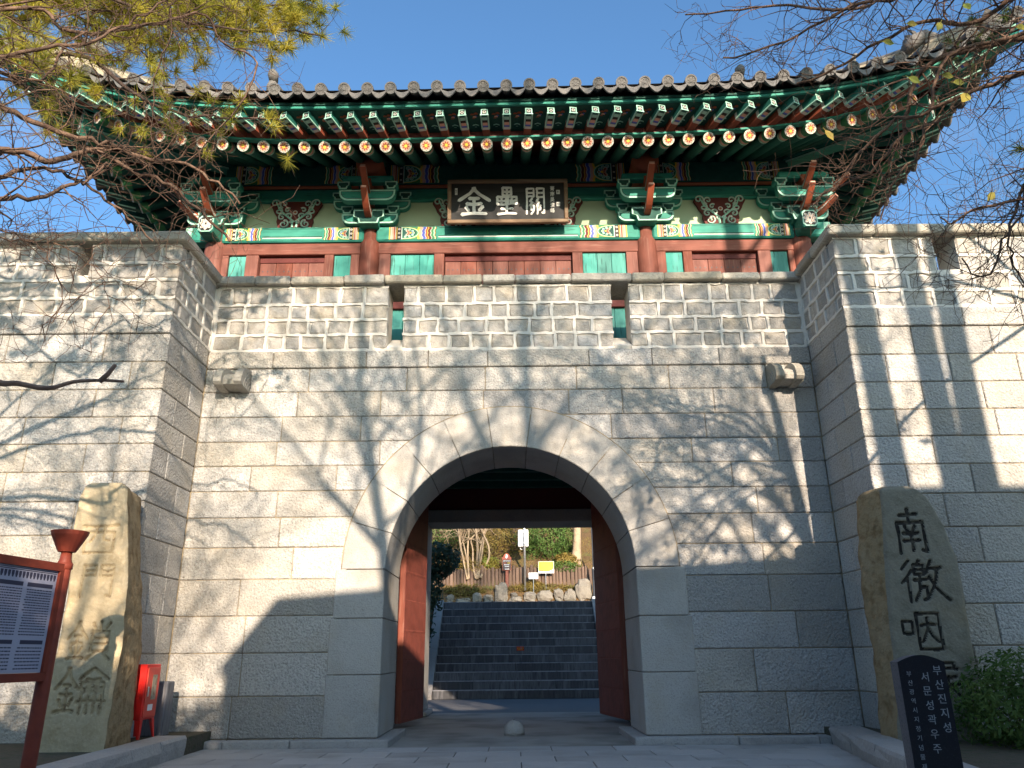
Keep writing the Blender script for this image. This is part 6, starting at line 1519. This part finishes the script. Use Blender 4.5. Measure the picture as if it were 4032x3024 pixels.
m_ = MB(); guided(m_, RB, 14, .038, .006, .6, 2, 9.0, rootp=Vector((6.3, 4.75, 6.0)), kids=(2, 3), up=-.02, wig=.26, biasdir=Vector((-.5, .2, -.15)))
build('limbs', m_, 'bark', t, smooth=True, fix=False)
rg = rnd(6)
for i, p in enumerate([(3.57,5.3,6.26),(3.8,5.3,6.23),(3.33,5.3,6.06),(4.09,5.3,6.45),(3.48,5.3,5.66),(3.87,5.3,5.47),(3.77,5.3,5.7),(2.68,5.3,5.11),(3.85,5.3,5.63),(3.88,5.3,4.51),(4.51,5.3,6.21)]):
    c = Vector(p); a = Vector((rg.gauss(0, .5), rg.gauss(0, .3), -1)).normalized() if i % 2 else Vector((1, .2, rg.uniform(-.7, .3))).normalized(); b_ = a.cross(Vector((rg.gauss(0, .3), 1, .2))).normalized(); s_ = .045 if i != 5 else .065; m_ = MB()
    n3 = a.cross(b_)
    m_.add([c-a*s_*1.3, c-a*.6*s_+b_*.55*s_+n3*.15*s_, c+a*.2*s_+b_*.7*s_+n3*.2*s_, c+a*1.3*s_, c+a*.2*s_-b_*.7*s_+n3*.2*s_, c-a*.6*s_-b_*.55*s_+n3*.15*s_, c], [(0, 1, 6), (1, 2, 6), (2, 3, 6), (3, 4, 6), (4, 5, 6), (5, 0, 6)])
    m_.tube([c-a*s_*1.3, c-a*s_*1.9], [.003, .002], 4); build('leaf', m_, 'leaf_lime', t, fix=False)

# --- hill behind the gate: shrubs, stems, trunks
def shrub(label, c, r_, n_, size, m, seed, group=None, extra=()):
    t = thing('shrub', label, 'shrub', (c[0], c[1], c[2]-r_[2])); rg = rnd(seed)
    m_ = MB(); leaf_crown(m_, c, r_, n_, size, rg)
    for e, er, en in extra: leaf_crown(m_, e, er, en, size, rg)
    build('foliage', m_, m, t, fix=False, kind='stuff'); br = []
    for k in range(6): grow(br, Vector((c[0]+rg.uniform(-.1, .1)*r_[0], c[1], c[2]-r_[2])), Vector((rg.gauss(0, .4), rg.gauss(0, .4), 1)), r_[2]*1.3, .02, 1, rg)
    m_ = MB(); tubes(m_, br); build('stems', m_, 'bark', t, fix=False); return t
shrub('large-leaved dark shrub at the left of the stairs', (-2.55, 25.7, 4.02), (.88, .7, .62), 2600, .085, 'leaf_blue', 1, extra=(((-2.75, 25.5, 3.1), (.55, .6, .8), 1500), ((-3.0, 25.0, 2.0), (.5, .7, 1.1), 1500)))
_before = set(COL.objects)
shrub('glossy green shrub behind the yellow notice sign', (1.35, 29.4, 5.25), (1.15, .8, .85), 5200, .055, 'leaf', 2)
shrub('olive shrub with dry leaves left of the steel pole', (-.75, 29.9, 5.2), (1.3, .8, .75), 4200, .05, 'leaf_yel', 3)
shrub('dark evergreen shrub at the top left of the bank', (-3.0, 30.2, 5.9), (1.5, .8, 1.0), 4500, .05, 'leaf', 4)
shrub('dry brown undergrowth hanging over the logs left of the steel pole', (-1.3, 28.6, 4.1), (1.2, .2, .3), 2200, .04, 'leaf_yel', 61)
shrub('green undergrowth hanging over the logs right of the yellow notice sign', (1.9, 28.5, 4.1), (.6, .2, .22), 1000, .04, 'leaf', 62)
shrub('dry brown brush on the ground between the signs and the boulders', (.9, 28.25, 3.35), (1.6, .2, .16), 2200, .035, 'leaf_yel', 63)
shrub('dry bamboo grass clump below the glossy green shrub', (2.0, 28.85, 4.3), (.5, .3, .35), 1200, .07, 'leaf_yel', 5)
shrub('bright green leafy clump between the pale stems and the notice board', (-.85, 28.65, 4.25), (.35, .2, .28), 900, .06, 'leaf_lime', 6)
shrub('small dry bush growing over the boulders left of the pointed stone', (-1.7, 28.2, 3.25), (.8, .2, .25), 1300, .05, 'leaf_yel', 7)
shrub('tuft of dry grass at the foot of the steel pole', (.75, 28.25, 3.4), (.4, .15, .22), 700, .05, 'leaf_yel', 8)
shrub('dense dark hedge high on the bank behind the shrubs', (.3, 32.2, 7.0), (5.0, .9, 1.2), 9000, .06, 'leaf', 9)
X8 = lambda x, v, y=28.3: ((-.612+(x-645)*.004873), y, 2.82+(690-v)*.00473)
def stems(label, L_, seed, m='bark_pale'):
    base = X8(*L_[0][0][0]); t = thing('multi_stem_tree', label, 'tree', base)
    rg = rnd(seed)
    for P, r_ in L_:
        Q = catmull([Vector(X8(x, v, 28.35+rg.uniform(-.02, .25)*(i > 0))) for i, (x, v) in enumerate(P)], 3); up = Q[-1]+(Q[-1]-Q[-3])*1.5
        m_ = MB(); m_.tube(Q+[up], [r_*(1-.4*i/len(Q)) for i in range(len(Q)+1)], 8); build('stem', m_, m, t, smooth=True)
        br = []; 
        for k in range(3): grow(br, Q[-1].copy(), Vector((rg.gauss(0, .5), rg.gauss(0, .4), 1)), 1.1, .022, 2, rg)
        m_ = MB(); tubes(m_, br); build('twigs', m_, m, t, fix=False)
stems('pale multi-stemmed tree with straight stems, nearest the notice board', [([(512, 510), (508, 400), (512, 280), (502, 170)], .062), ([(520, 500), (528, 400), (545, 310), (560, 180)], .045), ([(535, 500), (560, 430), (598, 340), (590, 250), (560, 180)], .045), ([(500, 505), (478, 400), (474, 280), (462, 210), (505, 155)], .036), ([(515, 505), (520, 420), (528, 330), (540, 240)], .035)], 1)
stems('thinner multi-stemmed tree left of the straight pale stems', [([(440, 510), (415, 400), (390, 290), (372, 170)], .05), ([(445, 505), (432, 390), (425, 320), (400, 220)], .035), ([(450, 505), (440, 380), (438, 260), (445, 170)], .04), ([(436, 505), (405, 360), (385, 250)], .03)], 2)
t = thing('old_tree', 'stout pale tree trunk on the bank behind the lamp post', 'tree', X8(1255, 385, 29.0))
m_ = MB(); m_.tube([X8(1248, 400, 29.), X8(1255, 360, 29.), X8(1262, 280, 29.), X8(1268, 200, 29.), X8(1272, 120, 29.), X8(1285, -60, 29.)], [.30, .20, .16, .15, .145, .13], 12); build('trunk', m_, 'bark_pale', t, smooth=True)
br = []; rg = rnd(3); p = Vector(X8(1285, -60, 29.))
for k in range(6): grow(br, p.copy(), Vector((rg.gauss(0, .6), rg.gauss(0, .6), 1)), 3., .07, 3, rg)
m_ = MB(); tubes(m_, br); build('crown', m_, 'bark_pale', t, fix=False)
bare_tree('dark slim tree on the bank behind the notice board', (.1, 30.4, 5.0), 8, r_=.13, seed=12, levels=3, m='bark_dark')
rg = rnd(99); m_ = MB()
for i in range(6000):
    x, y = rg.uniform(-4, 4.5), rg.uniform(28.0, 31)
    z = hz0(x, y); a = rg.uniform(0, 6.3); l = rg.uniform(.03, .12); m_.add([(x-.008, y, z-.01), (x+.008, y, z-.01), (x+l*.6*math.cos(a), y+l*.6*math.sin(a), z+l*rg.uniform(.4, 1))], [(0, 1, 2)])
build('dry_grass', m_, 'leaf_yel', kind='stuff')
push_back(_before)
t = thing('shade_evergreen_tree', 'unseen broad evergreen tree added behind the right bastion to shade the boulders', 'tree', (7.8, 23.2, GZ))  # unseen tree, added to keep sun off the boulders above the stairs
m_ = MB(); m_.tube([(7.8, 23.2, GZ), (7.9, 23.2, 4), (7.8, 23.2, 8.5)], [.3, .24, .12], 10); build('trunk', m_, 'bark_grey', t, smooth=True)
m_ = MB(); leaf_crown(m_, (7.6, 23.2, 8.7), (4.8, 1.3, 2.1), 7000, .14, rnd(52)); build('crown', m_, 'leaf', t, fix=False, kind='stuff')
# far trees over the right bastion
for i, (x, y, h, lb) in enumerate(((13.6, 22.0, 12.9, 'bare purple-brown tree over the right bastion, nearest the eave'), (16.5, 23.0, 13.0, 'bare tree over the right bastion, in the gap between the other two'), (19.0, 22.0, 12.2, 'bare tree over the right bastion, nearest the picture edge'))):
    bare_tree(lb, (x, y, 1.0), h, r_=.16, seed=40+i, levels=4, m='bark_grey', group='bare trees beyond the right bastion', kids=(3, 4), first=.5, nlimb=8)
# shrub in the right bed
shrub('dense green bush in the bed behind the black inscription stone', (6.0, 9.4, .50), (1.0, .85, .58), 9000, .040, 'leaf', 21)
# ------------------------------------------------------------ unseen houses and hedge added to shade the gate, and trees behind the camera
def house(label, x0, x1, y0, y1, h0, h1, wall_m, seed):  # unseen shadow caster; its roofline sets the shade edge on the wall
    t = thing('brick_shade_house' if wall_m == 'brick' else 'rendered_shade_house', label, 'house', ((x0+x1)/2, (y0+y1)/2, GZ)); m_ = MB()
    m_.prism([(x0, GZ), (x1, GZ), (x1, h1-.15), (x0, h0-.15)], 'y', y0, y1); build('wall', m_, wall_m, t)
    m_ = MB(); m_.prism([(x0, h0-.148), (x1, h1-.148), (x1, h1), (x0, h0)], 'y', y0-.25, y1+.0); build('roof', m_, 'slate', t)
    n_ = max(1, int((x1-x0)/2.6))
    for k in range(n_):
        cx = x0+(x1-x0)*(k+.5)/n_; m_ = MB(); m_.cbox(cx-.55, cx+.55, y1-.02, y1+.04, .9, 2.2, .01); w_ = build('window', m_, 'white_metal', t); m_ = MB(); m_.box(cx-.48, cx+.48, y1+.041, y1+.048, .97, 2.13); build('pane', m_, 'windowglass', w_)
    return t
house('unseen red brick house with a sloping slate roof, added behind the camera to shade the gate', .12, 8.6, -5.4, -2.6, 6.55, 7.15, 'brick', 1)
house('unseen tall rendered house added right of the brick house to shade the gate', 8.65, 17, -6.0, -2.6, 7.4, 7.4, 'plasterwall', 2)
house('unseen low rendered house added left of the brick house to shade the gate', -14, .08, -5.4, -2.6, 4.45, 4.45, 'plasterwall', 3)
shrub('unseen long evergreen hedge above the low house, added to shape the shadow edge', (-5.5, -2.3, 4.3), (5.6, .35, .60), 7000, .07, 'leaf', 44, extra=(((-.9, -2.3, 4.4), (.95, .35, .6), 2500),))  # added hedge; its bumps shape the lower edge of the shadow
# trees behind the camera whose shadows fall on the walls
TB = [('bare tree just behind the camera, trunk leaning left, nearest the path', (2.5, -2.0, GZ), 13.5, (-1.5, 0), .17, 5, .62, None, .8, 9, .8), ('upright bare tree behind the brick house', (5.1, -7.6, GZ), 19, (.1, 0), .22, 6, .5, None, .7, 7, .7),
      ('wide bare tree just behind the camera at the right, limbs fanning left', (8.4, -2.0, GZ), 12.0, (-.3, 0), .17, 7, .68, [2.7, 3.4, 3.0, 3.7, 3.15, 2.4], 1.15, 12, .8), ('bare tree behind the low house, left of the camera line', (-1.2, -7.8, GZ), 11.5, (.6, 0), .15, 8, .4, None, .7, 9, .5),
      ('bare tree behind the low house, far left', (-5.5, -7.2, GZ), 10.5, (.5, 0), .14, 9, .4, None, .7, 9, .5)]
for lb, b, h, ln, r_, sd, f, ld, sp, nl, kp in TB: bare_tree(lb, b, h, ln, r_, sd, 3, f, nl, group='bare trees behind the camera', kids=(4, 6), limbdir=ld, spread=sp, minr=.008, keep=kp*.5)
# big trunks close to the right, beside the camera
for i, (x, r_, lb) in enumerate(((7.98, .22, 'stout leafless tree right of the camera, nearest the path'), (8.90, .22, 'stout leafless tree right of the camera, middle of three'), (9.34, .22, 'stout leafless tree right of the camera, farthest from the path'))):
    bare_tree(lb, (x, -.15+.1*i, GZ), 24, (.02, 0), r_*1.1, 70+i, 3, .64, 6, group='stout trees right of the camera', kids=(2, 4), limbdir=[.2, -.5, .6, 3.0], keep=.6)
